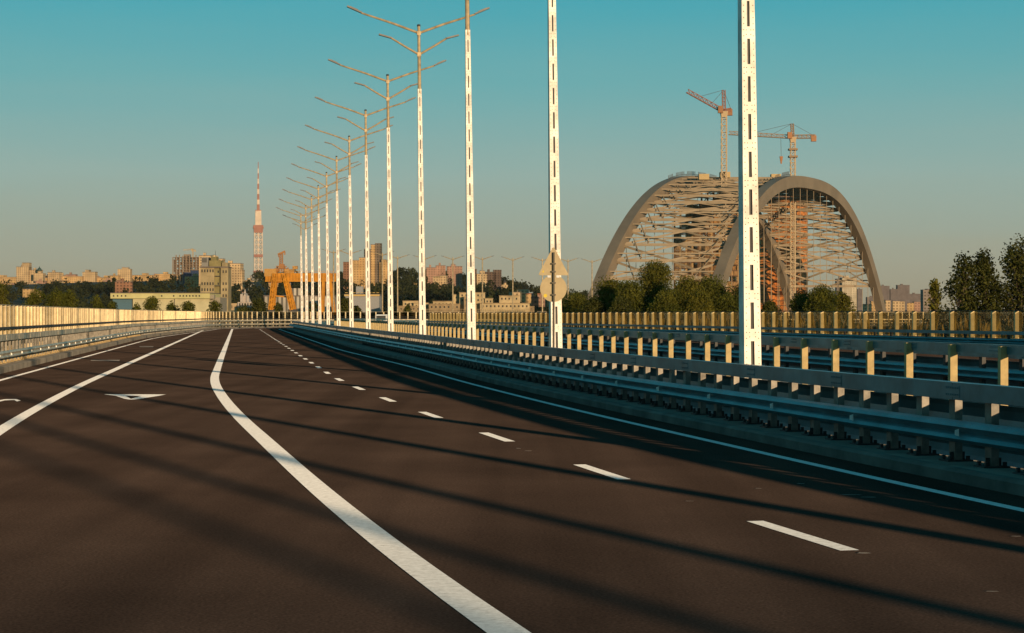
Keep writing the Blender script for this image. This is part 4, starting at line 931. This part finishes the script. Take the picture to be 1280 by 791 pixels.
for i in range(1, NS):
    t0 = .04+.92*i/NS; t1 = .04+.92*(i+1)/NS
    pa, pb_ = rib_pt(A0, A1, t0, -1.5), rib_pt(B0, B1, t0, -1.5)
    b = MB(); b.bar(pa, pb_, 1.5); b.bar(pa+Vector((0, 0, 4)), pb_+Vector((0, 0, 4)), .7); b.build('cross_strut', BRACE, ab)
    if i < NS-1:
        m_ = (pa+pb_)/2; na, nb = rib_pt(A0, A1, t1, -1.5), rib_pt(B0, B1, t1, -1.5)
        b = MB(); b.bar(m_, na, 1.2); b.bar(m_, nb, 1.2); mn = (na+nb)/2; b.bar(pa, mn, 1.0); b.bar(pb_, mn, 1.0); b.bar(m_+Vector((0, 0, 4)), pa.lerp(pb_, .08), .5); b.bar(m_+Vector((0, 0, 4)), pa.lerp(pb_, .92), .5); b.bar(pa.lerp(pb_, .25), (pa.lerp(pb_, .25)+Vector((0, 0, 4.0))), .5); b.bar(pa.lerp(pb_, .75), (pa.lerp(pb_, .75)+Vector((0, 0, 4))), .5)
        b.bar(pa.lerp(pb_, .25), na.lerp(nb, .12)+Vector((0, 0, 3.5)), .5); b.bar(pa.lerp(pb_, .75), na.lerp(nb, .88)+Vector((0, 0, 3.5)), .5); b.build('k_brace', BRACE, ab)
for a, c in ((A0, A1), (B0, B1)):
    for i in range(2, 25):
        t_ = i/26; p_ = rib_pt(a, c, t_, -3); b = MB(); b.bar(p_, Vector((p_.x, p_.y, 4)), .28); b.build('hanger', BRACE, ab)
for off in (Vector((0, 0, 0)),):
    b = MB(); a = (A0+B0)/2-axis*60; c = (A1+B1)/2+axis*60
    for dx in (-34, 34): b.bar(a+side*dx+Vector((0, 0, 2.0)), c+side*dx+Vector((0, 0, 2.0)), 3, 3)
    b.bar(a+Vector((0, 0, 2.6)), c+Vector((0, 0, 2.6)), 64, 1.2); b.build('deck_girder', ARCH, ab)
for a, c, lim in ((A0, A1, 60), (B0, B1, 14)):
    b = MB()
    for i in range(lim):
        p_ = rib_pt(a, c, .33+.34*i/60, 3.4); pn = rib_pt(a, c, .33+.34*(i+1)/60, 3.4)
        b.bar(p_-Vector((0, 0, .3)), p_+Vector((0, 0, 3.0 if i % 9 not in (4, 5) else 1.3)), .35); b.bar(p_+Vector((0, 0, 1.2)), pn+Vector((0, 0, 1.2)), .2)
    b.build('crest_railing', DARK, ab)
for i, t_ in enumerate((.36, .40, .46, .53, .57)):
    p_ = rib_pt(A0, A1, t_, 3.6)+side*(18+i*8); b = MB(); b.box(p_.x-3, p_.x+3, p_.y-3, p_.y+3, p_.z-2, p_.z+1.4); b.build('work_platform', BOLT, ab)
# scaffold towers between the ribs, clad in orange netting
ORG = mat('orange_netting', (.42, .15, .035), .8, 0, .45, .35); ORB = mat('scaffold_steel', (.13, .07, .035), .7, 0, .25, .1); ORY = mat('scaffold_ochre', (.40, .26, .12), .7, 0, .2, .1)
def scaffold(label, px0, px1, top, d, dep, seed, fill=.5, col=ORG):
    rr = random.Random(seed); k = d/F; W = (px1-px0)*k; cx = (px0+px1)/2; H = CAMZ+(HZ-top)*k+9
    root = empty('scaffold_tower', ((cx-640)*k, d, -9), math.atan2(-axis.x, axis.y), label, 'scaffold', 'scaffold towers under the arch')
    nx = max(3, int(W/3.6)); nz = int(H/3.4)
    for i in range(nx+1):
        x = -W/2+W*i/nx
        for y in (0, dep): b = MB(); b.bar((x, y, 0), (x, y, H+rr.uniform(-3, 3)), .9); b.build('standard', ORY if rr.random() < .45 else ORB, root)
    b = MB()
    for j in range(nz+1):
        z = H*j/nz
        for y in (0, dep): b.bar((-W/2, y-(.75 if y == 0 else 0), z), (W/2, y-(.75 if y == 0 else 0), z), .5)
        for x in (-W/2, W/2): b.bar((x, 0, z), (x, dep, z), .5)
        for i in range(nx):
            if rr.random() < .6 and j < nz: b.bar((-W/2+W*i/nx, 0, z), (-W/2+W*(i+1)/nx, 0, H*(j+1)/nz), .35)
    b.build('ledgers', ORB, root)
    b = MB()
    for j in range(nz):
        for i in range(nx):
            if rr.random() < fill*(1.15-.5*j/nz): b.box(-W/2+W*i/nx+.3, -W/2+W*(i+1)/nx-.3, -.55+rr.uniform(0, .2), -.3, H*j/nz+.35, H*(j+1)/nz-.35)
            if rr.random() < fill*.7: b.box(-W/2+W*i/nx+.3, -W/2+W*(i+1)/nx-.3, dep+.3, dep+.5, H*j/nz+.35, H*(j+1)/nz-.35)
    for j in range(nz):
        if rr.random() < fill: b.box(W/2+.3, W/2+.5, .5, dep-.5, H*j/nz+.35, H*(j+1)/nz-.35)
    b.build('netting', col, root)
    return root
scaffold('brown and ochre scaffold tower behind the left half of the arch', 842, 874, 256, 1130, 22, 1, .75, mat('brown_netting', (.20, .125, .06), .8, 0, .5, .35))
scaffold('tall ochre scaffold tower beside the left crane mast', 876, 908, 240, 1150, 22, 2, .8, mat('ochre_netting', (.27, .15, .06), .8, 0, .5, .35))
scaffold('wide orange netted scaffold tower right of the nearest lamp pole', 912, 958, 288, 1335, 25, 3, 1.3)
scaffold('orange netted scaffold tower under the crest of the right rib', 960, 996, 246, 1345, 25, 4, 1.2)
tower_crane('red tower crane with raised jib above the left half of the arch', 905, 1110, 388, 141, (904.5, 113), (859, 114), (914, 138), 3.0, (CRN, CRED, mat('crane_ochre_box', (.24, .11, .045), .6)))
tower_crane('ochre tower crane with level jib above the right arch crest', 991, 1220, 388, 173, (990, 155), (911, 166.5), (1019, 171), 3.0, (CRN, mat('crane_rust', (.22, .14, .075), .6), mat('crane_orange', (.30, .13, .05), .6)), hook=((976, 173), (976.5, 196)), collars=(187, 196))
# town beyond the arch
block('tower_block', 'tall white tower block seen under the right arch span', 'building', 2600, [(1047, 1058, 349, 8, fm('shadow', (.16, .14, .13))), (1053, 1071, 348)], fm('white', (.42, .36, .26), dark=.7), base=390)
HZM = fm('haze', (.13, .105, .10), dark=.75)
for i, (a, b_, top, lb) in enumerate([(1072, 1078, 362, 'narrow hazy block right of the white tower block'), (1099, 1112, 358, 'hazy mauve block right of the arch foot'), (1113, 1122, 362, 'low hazy block right of the mauve one'), (1122, 1137, 357, 'hazy block with a crane beside it on the right skyline'), (1137, 1152, 368, 'low hazy blocks in the middle of the right skyline'), (1084, 1098, 372, 'low hazy block behind the right arch foot')]):
    block('distant_block', lb, 'building', 5200, [(a, b_, top), ((a+b_)/2, b_, top+2)], HZM, base=391, group='hazy blocks on the right skyline')
block('apartment_block', 'pale block at the left of the dark right edge trees', 'building', 1800, [(1154, 1163, 363), (1160, 1174, 362)], fm('rgrey', (.22, .18, .15)), base=391)
for i in range(10):
    px = 1080+i*9; block('city_house', 'small sandy house low on the right skyline', 'house', 1900+i*20, [(px, px+random.uniform(5, 10), random.uniform(376, 381))], random.choice([fsand, fcream, fpink]), base=391, rz=R(random.uniform(-20, 20)), group='small houses on the right skyline')

# ------------------------------------------------------------------ the air
hz = MB(); hz.box(-7100, 7100, -500, 7700, -12, 480)
hm = bpy.data.materials.new('haze'); hm.use_nodes = True; hn = hm.node_tree.nodes; hn.clear()
ho = hn.new('ShaderNodeOutputMaterial'); hv = hn.new('ShaderNodeVolumePrincipled'); hv.inputs['Color'].default_value = (.84, .86, .82, 1); hv.inputs['Density'].default_value = HAZE; hv.inputs['Anisotropy'].default_value = 0.0
hm.node_tree.links.new(hv.outputs[0], ho.inputs['Volume'])
tag(hz.build('haze', hm), kind='stuff')
